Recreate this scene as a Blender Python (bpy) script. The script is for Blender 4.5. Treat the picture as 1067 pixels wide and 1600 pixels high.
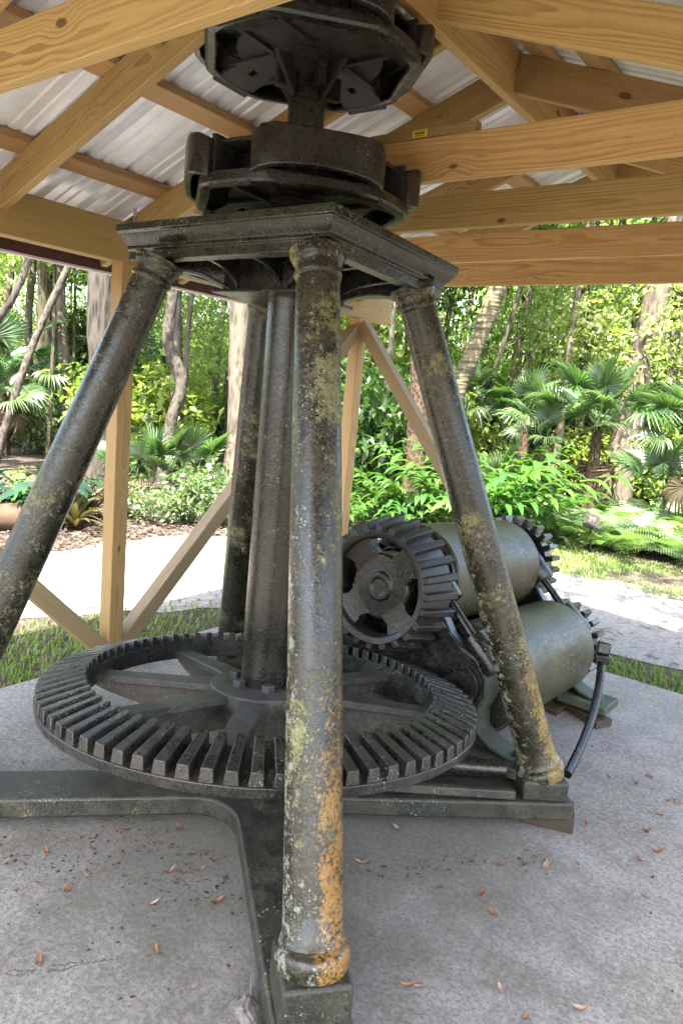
import bpy, math, random
import numpy as np
from mathutils import Vector, Matrix

for _o in list(bpy.data.objects):
    bpy.data.objects.remove(_o, do_unlink=True)
sc = bpy.context.scene
COL = sc.collection
R = math.radians

# ------------------------------------------------------------------ camera
PITCH, ROLL, YAW = R(9.5), R(5.15), R(-35.9)
cy_, sy_ = math.cos(YAW), math.sin(YAW)
cp_, sp_ = math.cos(PITCH), math.sin(PITCH)
cr_, sr_ = math.cos(ROLL), math.sin(ROLL)
_Rz = Matrix(((cy_, -sy_, 0), (sy_, cy_, 0), (0, 0, 1)))
_B = Matrix(((1, 0, 0), (0, 0, -1), (0, 1, 0)))
_Rx = Matrix(((1, 0, 0), (0, cp_, -sp_), (0, sp_, cp_)))
_R2 = Matrix(((cr_, -sr_, 0), (sr_, cr_, 0), (0, 0, 1)))
_W = _R2 @ _Rx @ _B @ _Rz                      # world -> camera (x right, y down, z forward)
cam = bpy.data.cameras.new('camera')
cam_o = bpy.data.objects.new('camera', cam)
COL.objects.link(cam_o)
_rot = Matrix((_W[0], -Vector(_W[1]), -Vector(_W[2]))).transposed()
cam_o.matrix_world = Matrix.Translation((0, 0, 1.6)) @ _rot.to_4x4()
cam.sensor_fit = 'VERTICAL'
cam.sensor_height = 36.0
cam.lens = 1119 / 1600 * 36.0
cam.clip_start = 0.05
cam.clip_end = 400
sc.camera = cam_o

# ------------------------------------------------------------------ sky, sun, exposure
SUN_EL, SUN_AZ = R(61), R(158)                 # azimuth clockwise from +Y
world = bpy.data.worlds.new('World')
sc.world = world
world.use_nodes = True
wn = world.node_tree
bg = wn.nodes['Background']
sky = wn.nodes.new('ShaderNodeTexSky')
sky.sky_type = 'NISHITA'
sky.sun_disc = False
sky.sun_elevation = SUN_EL
sky.sun_rotation = SUN_AZ
sky.air_density = 1.0
sky.dust_density = 4.0
sky.ozone_density = 0.4
wn.links.new(sky.outputs[0], bg.inputs[0])
bg.inputs[1].default_value = 0.15
sun = bpy.data.lights.new('sun', 'SUN')
sun.energy = 5.0
sun.angle = R(0.5)
sun.color = (1.0, 0.955, 0.88)
sun_o = bpy.data.objects.new('sun', sun)
COL.objects.link(sun_o)
_sd = Vector((math.sin(SUN_AZ) * math.cos(SUN_EL), math.cos(SUN_AZ) * math.cos(SUN_EL), math.sin(SUN_EL)))
sun_o.rotation_euler = _sd.to_track_quat('Z', 'Y').to_euler()
sun_o.location = _sd * 30
sc.view_settings.view_transform = 'Standard'
sc.view_settings.look = 'None'
sc.view_settings.exposure = 3.1
sc.view_settings.gamma = 1.0
sc.view_settings.use_curve_mapping = False
sc.render.engine = 'CYCLES'
sc.cycles.max_bounces = 8
sc.cycles.diffuse_bounces = 5
sc.cycles.glossy_bounces = 3
sc.cycles.transmission_bounces = 5
sc.cycles.sample_clamp_indirect = 6
sc.cycles.use_denoising = True
sc.cycles.denoising_prefilter = 'ACCURATE'

# ------------------------------------------------------------------ small node helper
class NT:
    def __init__(self, name):
        self.m = bpy.data.materials.new(name)
        self.m.use_nodes = True
        self.t = self.m.node_tree
        self.t.nodes.clear()
        self.out = self.t.nodes.new('ShaderNodeOutputMaterial')

    def n(self, typ, **kw):
        nd = self.t.nodes.new('ShaderNode' + typ)
        for k, v in kw.items():
            if k.startswith('i_'):
                key = k[2:]
                sock = nd.inputs[int(key)] if key.isdigit() else nd.inputs[key.replace('_', ' ')]
                if hasattr(v, 'is_output') or isinstance(v, bpy.types.NodeSocket):
                    self.t.links.new(v, sock)
                else:
                    sock.default_value = v
            else:
                setattr(nd, k, v)
        return nd

    def math(self, op, a, b=0.0, clamp=False):
        nd = self.n('Math', operation=op, use_clamp=clamp)
        for i, v in enumerate((a, b)):
            if isinstance(v, bpy.types.NodeSocket):
                self.t.links.new(v, nd.inputs[i])
            else:
                nd.inputs[i].default_value = v
        return nd.outputs[0]

    def mix(self, f, a, b, mode='MIX'):
        nd = self.n('Mix', data_type='RGBA', blend_type=mode)
        for s, v in ((nd.inputs[0], f), (nd.inputs[6], a), (nd.inputs[7], b)):
            if isinstance(v, bpy.types.NodeSocket):
                self.t.links.new(v, s)
            elif isinstance(v, (int, float)):
                s.default_value = v
            else:
                s.default_value = (*v[:3], 1)
        return nd.outputs[2]

    def ramp(self, f, p0, p1, c0=0.0, c1=1.0):
        nd = self.n('MapRange', interpolation_type='SMOOTHSTEP')
        self.t.links.new(f, nd.inputs[0])
        nd.inputs[1].default_value = p0
        nd.inputs[2].default_value = p1
        nd.inputs[3].default_value = c0
        nd.inputs[4].default_value = c1
        return nd.outputs[0]

    def noise(self, vec, scale, detail=4, rough=0.55, dist=0.0):
        nd = self.n('TexNoise')
        self.t.links.new(vec, nd.inputs['Vector'])
        nd.inputs['Scale'].default_value = scale
        nd.inputs['Detail'].default_value = detail
        nd.inputs['Roughness'].default_value = rough
        nd.inputs['Distortion'].default_value = dist
        return nd.outputs[0]

    def voronoi(self, vec, scale, rnd=1.0, out='Distance', feature='F1'):
        nd = self.n('TexVoronoi', feature=feature)
        self.t.links.new(vec, nd.inputs['Vector'])
        nd.inputs['Scale'].default_value = scale
        nd.inputs['Randomness'].default_value = rnd
        return nd.outputs[out]

    def coords(self, offset=True):
        tc = self.n('TexCoord')
        v = tc.outputs['Object']
        if not offset:
            return v
        oi = self.n('ObjectInfo')
        off = self.n('VectorMath', operation='SCALE')
        cmb = self.n('CombineXYZ')
        r = oi.outputs['Random']
        self.t.links.new(self.math('MULTIPLY', r, 37.0), cmb.inputs[0])
        self.t.links.new(self.math('MULTIPLY', r, 91.0), cmb.inputs[1])
        self.t.links.new(self.math('MULTIPLY', r, 13.0), cmb.inputs[2])
        add = self.n('VectorMath', operation='ADD')
        self.t.links.new(v, add.inputs[0])
        self.t.links.new(cmb.outputs[0], add.inputs[1])
        return add.outputs[0]

    def scalev(self, vec, s):
        nd = self.n('VectorMath', operation='MULTIPLY')
        self.t.links.new(vec, nd.inputs[0])
        nd.inputs[1].default_value = s
        return nd.outputs[0]

    def bump(self, h, strength, dist=0.01):
        nd = self.n('Bump')
        nd.inputs['Strength'].default_value = strength
        nd.inputs['Distance'].default_value = dist
        self.t.links.new(h, nd.inputs['Height'])
        return nd.outputs[0]

    def finish(self, color, rough=0.6, normal=None, metallic=0.0, spec=0.5):
        p = self.n('BsdfPrincipled')
        for nm, v in (('Base Color', color), ('Roughness', rough), ('Metallic', metallic), ('Specular IOR Level', spec)):
            s = p.inputs[nm]
            if isinstance(v, bpy.types.NodeSocket):
                self.t.links.new(v, s)
            elif nm == 'Base Color':
                s.default_value = (*v[:3], 1)
            else:
                s.default_value = v
        if normal is not None:
            self.t.links.new(normal, p.inputs['Normal'])
        self.t.links.new(p.outputs[0], self.out.inputs[0])
        return self.m


def iron(name, base=(0.0065, 0.0065, 0.005), olive=(0.016, 0.015, 0.008), lich=0.35, spk=0.5, rust=0.0, rust_col=((0.11, 0.050, 0.012), (0.40, 0.195, 0.032)),
         rough=0.20, lich_col=(0.24, 0.225, 0.10), crown=False):
    """Black-green painted cast iron, lichen patches, pale specks, optional orange growth."""
    b = NT(name)
    v = b.coords()
    big = b.noise(v, 3.2, 5, 0.6)
    mid = b.noise(v, 14, 5, 0.62)
    fine = b.noise(v, 70, 4, 0.65)
    mott = b.math('ADD', b.math('MULTIPLY', mid, 0.45), b.math('MULTIPLY', b.noise(v, 95, 5, 0.75), 0.55))
    col = b.mix(b.ramp(mott, 0.40, 0.60), base, olive)
    col = b.mix(b.math('MULTIPLY', b.ramp(big, 0.4, 0.62), 0.5), col, (0.012, 0.014, 0.009))
    # brown wear
    col = b.mix(b.math('MULTIPLY', b.ramp(b.noise(v, 26, 4, 0.7), 0.56, 0.7), 0.55), col, (0.042, 0.030, 0.016))
    # lichen patches
    lm = b.math('ADD', b.math('MULTIPLY', b.noise(v, 5.0, 2, 0.5), 0.46), b.math('ADD', b.math('MULTIPLY', b.noise(v, 34, 5, 0.72), 0.30), b.math('MULTIPLY', b.noise(v, 130, 4, 0.75), 0.34)))
    if crown:
        sz = b.n('SeparateXYZ')
        tz = b.n('TexCoord')
        b.t.links.new(tz.outputs['Object'], sz.inputs[0])
        lm = b.math('ADD', lm, b.ramp(sz.outputs[2], 0.75, 1.60, -0.038, 0.044))
    t0 = 0.70 - 0.20 * lich
    lmask = b.math('MULTIPLY', b.ramp(lm, t0, t0 + 0.06), b.ramp(b.noise(v, 60, 3, 0.6), 0.30, 0.55, 0.35, 1.0))
    col = b.mix(b.math('MULTIPLY', lmask, 0.85), col, b.mix(fine, (lich_col[0] * .55, lich_col[1] * .55, lich_col[2] * .55), lich_col))
    if rust > 0:
        sx = b.n('SeparateXYZ')
        tc = b.n('TexCoord')
        b.t.links.new(tc.outputs['Object'], sx.inputs[0])
        zz = b.ramp(sx.outputs[2], 1.0, 0.1)                  # grows up from the wet foot
        side = b.ramp(b.math('ADD', sx.outputs[0], b.math('MULTIPLY', sx.outputs[1], 0.45)), 0.008, 0.058)
        gz = b.math('MULTIPLY', zz, side)
        rm = b.math('ADD', b.math('ADD', b.math('MULTIPLY', b.noise(v, 16, 5, 0.75), 0.42), b.math('MULTIPLY', b.noise(v, 105, 4, 0.75), 0.58)), b.math('MULTIPLY', gz, 0.155 * rust))
        rmask = b.math('MULTIPLY', b.ramp(rm, 0.555, 0.655), b.ramp(gz, 0.03, 0.2))
        rcol = b.mix(fine, *rust_col)
        col = b.mix(b.math('MULTIPLY', rmask, 0.92), col, rcol)
        # grey crust on the other flank
        side2 = b.math('MULTIPLY', b.ramp(b.math('ADD', sx.outputs[0], b.math('MULTIPLY', sx.outputs[1], 0.6)), -0.030, -0.085), b.ramp(sx.outputs[2], 1.35, 0.7))
        gm = b.math('ADD', b.noise(v, 34, 6, 0.78), b.math('MULTIPLY', side2, 0.13))
        gmask = b.ramp(gm, 0.60, 0.66)
        col = b.mix(b.math('MULTIPLY', gmask, 0.8), col, (0.24, 0.25, 0.19))
    # small pale specks in loose drifts
    if spk > 0:
        d1 = b.voronoi(v, 85)
        d2 = b.voronoi(v, 150)
        gate = b.ramp(b.noise(v, 4.5, 3, 0.6), 0.62 - 0.2 * spk, 0.80 - 0.2 * spk)
        rn = b.voronoi(v, 85, out='Color')
        sep = b.n('SeparateColor')
        b.t.links.new(rn, sep.inputs[0])
        pick = b.ramp(sep.outputs[0], 0.55, 0.62)
        m1 = b.math('MULTIPLY', b.math('MULTIPLY', b.ramp(d1, 0.30, 0.20), pick), gate)
        m2 = b.math('MULTIPLY', b.math('MULTIPLY', b.ramp(d2, 0.26, 0.16), b.ramp(b.noise(v, 9, 2), 0.5, 0.6)), gate)
        col = b.mix(b.math('MULTIPLY', b.math('MAXIMUM', m1, m2), 0.85), col, (0.30, 0.33, 0.25))
        fl = b.math('MULTIPLY', b.ramp(b.noise(v, 190, 3, 0.6), 0.63, 0.68), b.ramp(b.noise(v, 8, 3), 0.40, 0.58))
        col = b.mix(b.math('MULTIPLY', fl, 0.30 + 0.45 * spk), col, (0.20, 0.21, 0.14))
    rg = b.math('ADD', b.math('MULTIPLY', lmask, 0.35), b.ramp(mott, 0.35, 0.65, rough - 0.05, rough + 0.16))
    h = b.math('ADD', b.math('MULTIPLY', mid, 0.5), b.math('ADD', b.math('MULTIPLY', fine, 0.5), b.math('MULTIPLY', lmask, 0.35)))
    return b.finish(col, rg, b.bump(h, 0.50, 0.006), 0.0, 0.55)


M = {}
M['iron'] = iron('painted_iron', lich=0.15)
M['iron_dark'] = iron('tarred_iron', base=(0.005, 0.005, 0.004), olive=(0.013, 0.012, 0.009), lich=0.04, spk=0.3, rough=0.24)
M['iron_green'] = iron('mossy_iron', base=(0.016, 0.015, 0.010), olive=(0.054, 0.052, 0.032), lich=0.32, spk=0.5, rough=0.5)
M['iron_table'] = iron('green_iron', base=(0.006, 0.009, 0.005), olive=(0.017, 0.025, 0.012), lich=0.02, spk=0.7, rough=0.24)
M['iron_gear'] = iron('gear_iron', base=(0.011, 0.010, 0.010), olive=(0.036, 0.032, 0.027), lich=0.02, spk=0.7, rough=0.26)
M['iron_spoke'] = iron('spoke_iron', base=(0.030, 0.028, 0.025), olive=(0.085, 0.080, 0.070), lich=0.05, spk=0.7, rough=0.42)
M['iron_front'] = iron('front_column_iron', crown=True, olive=(0.042, 0.036, 0.017), lich=0.62, spk=0.75, rust=0.85, rough=0.22, lich_col=(0.27, 0.26, 0.10))
M['iron_right'] = iron('right_column_iron', olive=(0.042, 0.034, 0.014), lich=0.54, spk=0.45, rust=0.95, rough=0.22, lich_col=(0.25, 0.22, 0.07), rust_col=((0.10, 0.07, 0.015), (0.30, 0.205, 0.05)))
M['iron_column'] = iron('column_iron', olive=(0.028, 0.026, 0.013), lich=0.56, spk=0.3, rough=0.22)
M['iron_pinion'] = iron('pinion_iron', base=(0.010, 0.008, 0.007), olive=(0.030, 0.024, 0.018), lich=0.06, spk=0.5, rough=0.42)
M['bed_iron'] = iron('bed_iron', base=(0.030, 0.038, 0.026), olive=(0.070, 0.085, 0.045), lich=0.25, spk=0.45, rough=0.6, lich_col=(0.2, 0.22, 0.12))


def mat_roller():
    b = NT('roller_iron')
    v = b.coords()
    st = b.scalev(v, (1.0, 1.0, 1.0))
    big = b.noise(st, 4, 4, 0.6)
    band = b.noise(b.scalev(v, (0.7, 9.0, 0.7)), 2.0, 5, 0.6)        # bands round the roller
    col = b.mix(b.ramp(big, 0.35, 0.65), (0.040, 0.034, 0.015), (0.072, 0.058, 0.028))
    col = b.mix(b.math('MULTIPLY', b.ramp(band, 0.45, 0.65), 0.55), col, (0.034, 0.042, 0.017))
    scr = b.noise(b.scalev(v, (3.5, 1.0, 3.5)), 12, 6, 0.78)
    gate = b.ramp(b.noise(v, 3.2, 3, 0.6), 0.40, 0.58)
    mk = b.math('MULTIPLY', b.ramp(scr, 0.58, 0.68), gate)
    col = b.mix(b.math('MULTIPLY', mk, 0.8), col, (0.27, 0.25, 0.16))
    d = b.voronoi(v, 60)
    m1 = b.math('MULTIPLY', b.ramp(d, 0.26, 0.16), b.ramp(b.noise(v, 6, 2), 0.50, 0.62))
    col = b.mix(b.math('MULTIPLY', m1, 0.8), col, (0.36, 0.36, 0.26))
    return b.finish(col, b.ramp(scr, 0.3, 0.7, 0.32, 0.52), b.bump(scr, 0.30, 0.004), 0.0, 0.42)


M['roller'] = mat_roller()


def mat_wood(name, light=(0.54, 0.355, 0.132), dark=(0.26, 0.145, 0.045), tint=None):
    """Sawn pine: rings round a pith that runs along local X and wanders, so boards show cathedrals; knots."""
    b = NT(name)
    v = b.coords()
    low = b.noise(b.scalev(v, (0.55, 1.0, 1.0)), 1.1, 2, 0.5)
    low2 = b.noise(b.scalev(v, (0.30, 3.0, 3.0)), 1.6, 2, 0.5)
    kn = b.scalev(v, (1.0, 2.2, 2.2))
    kd = b.voronoi(kn, 2.6)
    kpush = b.ramp(kd, 0.30, 0.0)
    sx = b.n('SeparateXYZ')
    tc = b.n('TexCoord')
    b.t.links.new(tc.outputs['Object'], sx.inputs[0])
    oi = b.n('ObjectInfo')
    rnd = oi.outputs['Random']
    y = b.math('ADD', sx.outputs[1], b.math('ADD', b.math('MULTIPLY', low2, 0.10), b.math('ADD', b.math('MULTIPLY', rnd, 0.10), -0.02)))
    z = b.math('ADD', sx.outputs[2], b.math('ADD', b.math('MULTIPLY', low, 0.13), -0.065))
    rad = b.math('SQRT', b.math('ADD', b.math('MULTIPLY', y, y), b.math('MULTIPLY', z, z)))
    rad = b.math('ADD', rad, b.math('MULTIPLY', kpush, 0.014))
    rad = b.math('ADD', rad, b.math('MULTIPLY', b.noise(b.scalev(v, (1.2, 16, 16)), 2.5, 4), 0.010))
    saw = b.math('FRACT', b.math('MULTIPLY', rad, 150.0))
    ring = b.math('MULTIPLY', b.ramp(saw, 0.25, 0.92), b.ramp(saw, 1.0, 0.93))
    fib = b.noise(b.scalev(v, (4.0, 160, 160)), 1.0, 3, 0.6)
    col = b.mix(b.math('MULTIPLY', ring, b.ramp(b.noise(b.scalev(v, (0.6, 20, 20)), 1.5, 2), 0.3, 0.7, 0.35, 0.85)), light, dark)
    col = b.mix(b.ramp(fib, 0.35, 0.75, 0.0, 0.35), col, dark)
    col = b.mix(b.ramp(b.noise(b.scalev(v, (0.8, 3, 3)), 1.3, 3), 0.35, 0.7, 0.0, 0.5), col, tint or (0.40, 0.275, 0.100))
    kc = b.ramp(b.math('ADD', kd, b.math('MULTIPLY', b.noise(v, 40, 2), 0.04)), 0.100, 0.070)
    col = b.mix(b.math('MULTIPLY', kc, 0.85), col, (0.085, 0.035, 0.014))
    # resin streaks and checks
    stk = b.noise(b.scalev(v, (1.3, 55, 55)), 1.0, 2, 0.5)
    col = b.mix(b.math('MULTIPLY', b.ramp(stk, 0.70, 0.76), 0.65), col, (0.16, 0.06, 0.02))
    dirt = b.ramp(b.noise(b.scalev(v, (1.2, 7, 7)), 2.2, 5, 0.7), 0.56, 0.74, 0.0, 0.42)
    col = b.mix(dirt, col, (0.20, 0.13, 0.07))
    nick = b.math('MULTIPLY', b.ramp(b.voronoi(b.scalev(v, (6, 45, 45)), 1.0), 0.10, 0.05), b.ramp(b.noise(v, 2.0, 2), 0.52, 0.6))
    col = b.mix(b.math('MULTIPLY', nick, 0.8), col, (0.05, 0.03, 0.02))
    # per-board tone
    tone = b.n('HueSaturation')
    b.t.links.new(col, tone.inputs['Color'])
    b.t.links.new(b.ramp(rnd, 0, 1, 0.70, 1.12), tone.inputs['Value'])
    b.t.links.new(b.ramp(b.math('FRACT', b.math('MULTIPLY', rnd, 7.3)), 0, 1, 0.494, 0.508), tone.inputs['Hue'])
    h = b.math('ADD', b.math('MULTIPLY', ring, -0.4), fib)
    return b.finish(tone.outputs[0], 0.62, b.bump(h, 0.18, 0.003), 0, 0.35)


M['wood'] = mat_wood('yellow_pine')
M['wood_end'] = mat_wood('pine_batten', (0.48, 0.31, 0.135), (0.28, 0.155, 0.058), (0.38, 0.225, 0.09))
M['wood_post'] = mat_wood('pine_post', (0.45, 0.295, 0.115), (0.28, 0.16, 0.05), (0.37, 0.235, 0.085))
M['wood_brace'] = mat_wood('weathered_brace', (0.36, 0.265, 0.130), (0.21, 0.145, 0.065), (0.29, 0.21, 0.105))
M['wood_block'] = mat_wood('block_wood', (0.085, 0.060, 0.040), (0.045, 0.030, 0.020), (0.065, 0.046, 0.030))


def mat_simple(name, col, rough=0.6, metallic=0.0, nscale=30, var=0.25, bump=0.1, spec=0.5):
    b = NT(name)
    v = b.coords()
    n1 = b.noise(v, nscale, 4, 0.6)
    n2 = b.noise(v, nscale * 0.13, 3, 0.5)
    c = b.mix(b.ramp(n1, 0.3, 0.7), tuple(x * (1 - var) for x in col), tuple(min(1, x * (1 + var)) for x in col))
    c = b.mix(b.math('MULTIPLY', b.ramp(n2, 0.35, 0.7), 0.5), c, tuple(x * (1 - var) for x in col))
    return b.finish(c, rough, b.bump(n1, bump, 0.005) if bump else None, metallic, spec)


M['galv'] = mat_simple('galvanised_roof', (0.80, 0.82, 0.84), 0.42, 0.25, 9, 0.06, 0.03)
M['clip'] = mat_simple('zinc_clip', (0.55, 0.56, 0.56), 0.4, 0.8, 40, 0.2, 0.05)
M['fascia'] = mat_simple('brown_fascia', (0.065, 0.026, 0.020), 0.55, 0, 20, 0.2, 0.05)
M['drip'] = mat_simple('drip_edge', (0.62, 0.54, 0.58), 0.4, 0.1, 12, 0.12, 0.03)
M['tag'] = mat_simple('yellow_tag', (0.70, 0.55, 0.05), 0.5, 0, 60, 0.1, 0)
M['ink'] = mat_simple('ink', (0.05, 0.035, 0.02), 0.6, 0, 60, 0.1, 0)
M['knot'] = mat_simple('nail', (0.10, 0.07, 0.05), 0.5, 0.4, 60, 0.2, 0)
M['stone'] = mat_simple('pale_stone', (0.17, 0.155, 0.14), 0.9, 0, 40, 0.35, 0.6)
M['sign_board'] = mat_simple('sign_brown', (0.014, 0.009, 0.006), 0.7, 0, 30, 0.15, 0.05)
M['sign_edge'] = mat_simple('sign_edge', (0.035, 0.024, 0.015), 0.7, 0, 30, 0.15, 0.05)
M['sign_ink'] = mat_simple('sign_white', (0.16, 0.15, 0.12), 0.6, 0, 30, 0.05, 0)
M['debris'] = mat_simple('dark_debris', (0.060, 0.036, 0.024), 0.8, 0, 80, 0.5, 0)


def mat_leaf(name, c1, c2, trans=0.45, rough=0.42, gloss=0.5, c3=None):
    b = NT(name)
    geo = b.n('NewGeometry')
    ri = geo.outputs['Random Per Island']
    oi = b.n('ObjectInfo')
    tc = b.n('TexCoord')
    n1 = b.noise(tc.outputs['Object'], 0.9, 3, 0.6)
    f = b.math('ADD', b.math('MULTIPLY', ri, 0.55), b.math('MULTIPLY', b.ramp(n1, 0.3, 0.7), 0.45), clamp=True)
    col = b.mix(f, c1, c2)
    if c3:
        col = b.mix(b.ramp(ri, 0.90, 0.93), col, c3)
    hs = b.n('HueSaturation')
    b.t.links.new(col, hs.inputs['Color'])
    b.t.links.new(b.ramp(oi.outputs['Random'], 0, 1, 0.8, 1.2), hs.inputs['Value'])
    b.t.links.new(b.ramp(b.math('FRACT', b.math('MULTIPLY', oi.outputs['Random'], 5.7)), 0, 1, 0.480, 0.515), hs.inputs['Hue'])
    p = b.n('BsdfPrincipled')
    b.t.links.new(hs.outputs[0], p.inputs['Base Color'])
    p.inputs['Roughness'].default_value = rough
    p.inputs['Specular IOR Level'].default_value = gloss
    tr = b.n('BsdfTranslucent')
    tcol = b.mix(1.0, hs.outputs[0], (1.25, 1.55, 0.55), 'MULTIPLY')
    b.t.links.new(tcol, tr.inputs[0])
    mx = b.n('MixShader')
    mx.inputs[0].default_value = trans
    b.t.links.new(p.outputs[0], mx.inputs[1])
    b.t.links.new(tr.outputs[0], mx.inputs[2])
    b.t.links.new(mx.outputs[0], b.out.inputs[0])
    return b.m


M['leaf_mid'] = mat_leaf('broad_leaf', (0.095, 0.155, 0.036), (0.205, 0.258, 0.068), 0.52)
M['leaf_dark'] = mat_leaf('dark_leaf', (0.035, 0.070, 0.020), (0.080, 0.125, 0.034), 0.45)
M['leaf_pale'] = mat_leaf('pale_leaf', (0.200, 0.262, 0.098), (0.325, 0.380, 0.170), 0.52)
M['leaf_bush'] = mat_leaf('bush_leaf', (0.060, 0.100, 0.044), (0.140, 0.185, 0.090), 0.42)
M['leaf_ginger'] = mat_leaf('ginger_leaf', (0.026, 0.078, 0.015), (0.085, 0.165, 0.036), 0.42, 0.30, 0.7)
M['leaf_palm'] = mat_leaf('palm_leaf', (0.042, 0.080, 0.034), (0.085, 0.135, 0.052), 0.40, 0.36, 0.6)
M['leaf_fern'] = mat_leaf('fern_leaf', (0.085, 0.140, 0.062), (0.185, 0.250, 0.125), 0.45)
M['leaf_taro'] = mat_leaf('taro_leaf', (0.012, 0.034, 0.022), (0.026, 0.056, 0.034), 0.25, 0.65, 0.15)
M['leaf_brom'] = mat_leaf('bromeliad_leaf', (0.050, 0.080, 0.030), (0.120, 0.050, 0.035), 0.35, 0.35, 0.6, (0.30, 0.12, 0.04))
M['grass'] = mat_leaf('grass_blade', (0.105, 0.155, 0.040), (0.215, 0.265, 0.090), 0.45, 0.5, 0.3)
M['palm_dead'] = mat_leaf('dead_palm_leaf', (0.050, 0.036, 0.022), (0.10, 0.078, 0.050), 0.3, 0.6, 0.2)
M['litter'] = mat_leaf('litter_leaf', (0.040, 0.029, 0.022), (0.135, 0.105, 0.082), 0.12, 0.7, 0.2, (0.26, 0.19, 0.14))


def mat_fallen():
    b = NT('dry_oak_leaf')
    oi = b.n('ObjectInfo')
    v = b.coords()
    col = b.mix(oi.outputs['Random'], (0.19, 0.070, 0.028), (0.29, 0.15, 0.075))
    col = b.mix(b.ramp(b.math('FRACT', b.math('MULTIPLY', oi.outputs['Random'], 9.1)), 0.72, 0.78), col, (0.36, 0.25, 0.17))
    col = b.mix(b.math('MULTIPLY', b.ramp(b.noise(v, 60, 3), 0.45, 0.7), 0.5), col, (0.13, 0.05, 0.02))
    return b.finish(col, 0.55, None, 0, 0.4)


M['fallen'] = mat_fallen()


def mat_bark(name, c1, c2, sc_=9.0, stretch=0.25, ringed=False, lichen=(0.42, 0.42, 0.36), lk=0.5, bump=0.9):
    b = NT(name)
    v = b.coords()
    sv = b.scalev(v, (1, 1, stretch)) if not ringed else b.scalev(v, (0.35, 0.35, 2.2))
    n1 = b.noise(sv, sc_, 6, 0.68, 0.4)
    n2 = b.noise(v, 2.2, 3, 0.6)
    vd = b.voronoi(sv, sc_ * 1.3)
    h = b.math('ADD', b.math('MULTIPLY', n1, 0.6), b.math('MULTIPLY', vd, 0.6))
    col = b.mix(b.ramp(h, 0.30, 0.75), c1, c2)
    lm = b.ramp(b.math('ADD', b.math('MULTIPLY', n2, 0.6), b.math('MULTIPLY', b.noise(v, 12, 5, 0.7), 0.5)), 0.60, 0.70)
    col = b.mix(b.math('MULTIPLY', lm, lk), col, lichen)
    return b.finish(col, 0.85, b.bump(h, bump, 0.03), 0, 0.2)


M['bark_oak'] = mat_bark('oak_bark', (0.014, 0.012, 0.010), (0.055, 0.046, 0.037), 16, 0.16, lichen=(0.08, 0.072, 0.06), lk=0.35)
M['bark_dark'] = mat_bark('mossy_bark', (0.016, 0.014, 0.010), (0.060, 0.055, 0.034), 12, 0.25, lichen=(0.070, 0.085, 0.035), lk=0.6)
M['bark_pale'] = mat_bark('pale_bark', (0.042, 0.034, 0.025), (0.105, 0.088, 0.066), 12, 0.30, lichen=(0.13, 0.115, 0.09), lk=0.6, bump=0.5)
M['bark_grey'] = mat_bark('lichen_bark', (0.022, 0.018, 0.014), (0.075, 0.064, 0.052), 15, 0.5, lichen=(0.16, 0.155, 0.13), lk=0.6, bump=0.6)
M['bark_palm'] = mat_bark('palm_bark', (0.045, 0.040, 0.022), (0.115, 0.100, 0.060), 8, 1, True, lichen=(0.10, 0.11, 0.05), lk=0.5)
M['bark_boot'] = mat_bark('palm_boots', (0.020, 0.014, 0.009), (0.070, 0.047, 0.030), 16, 0.6, lichen=(0.06, 0.045, 0.028), lk=0.5, bump=1.0)
M['log'] = mat_bark('peeled_log', (0.024, 0.015, 0.010), (0.070, 0.046, 0.029), 7, 1, lichen=(0.060, 0.042, 0.028), lk=0.3, bump=0.12)


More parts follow.
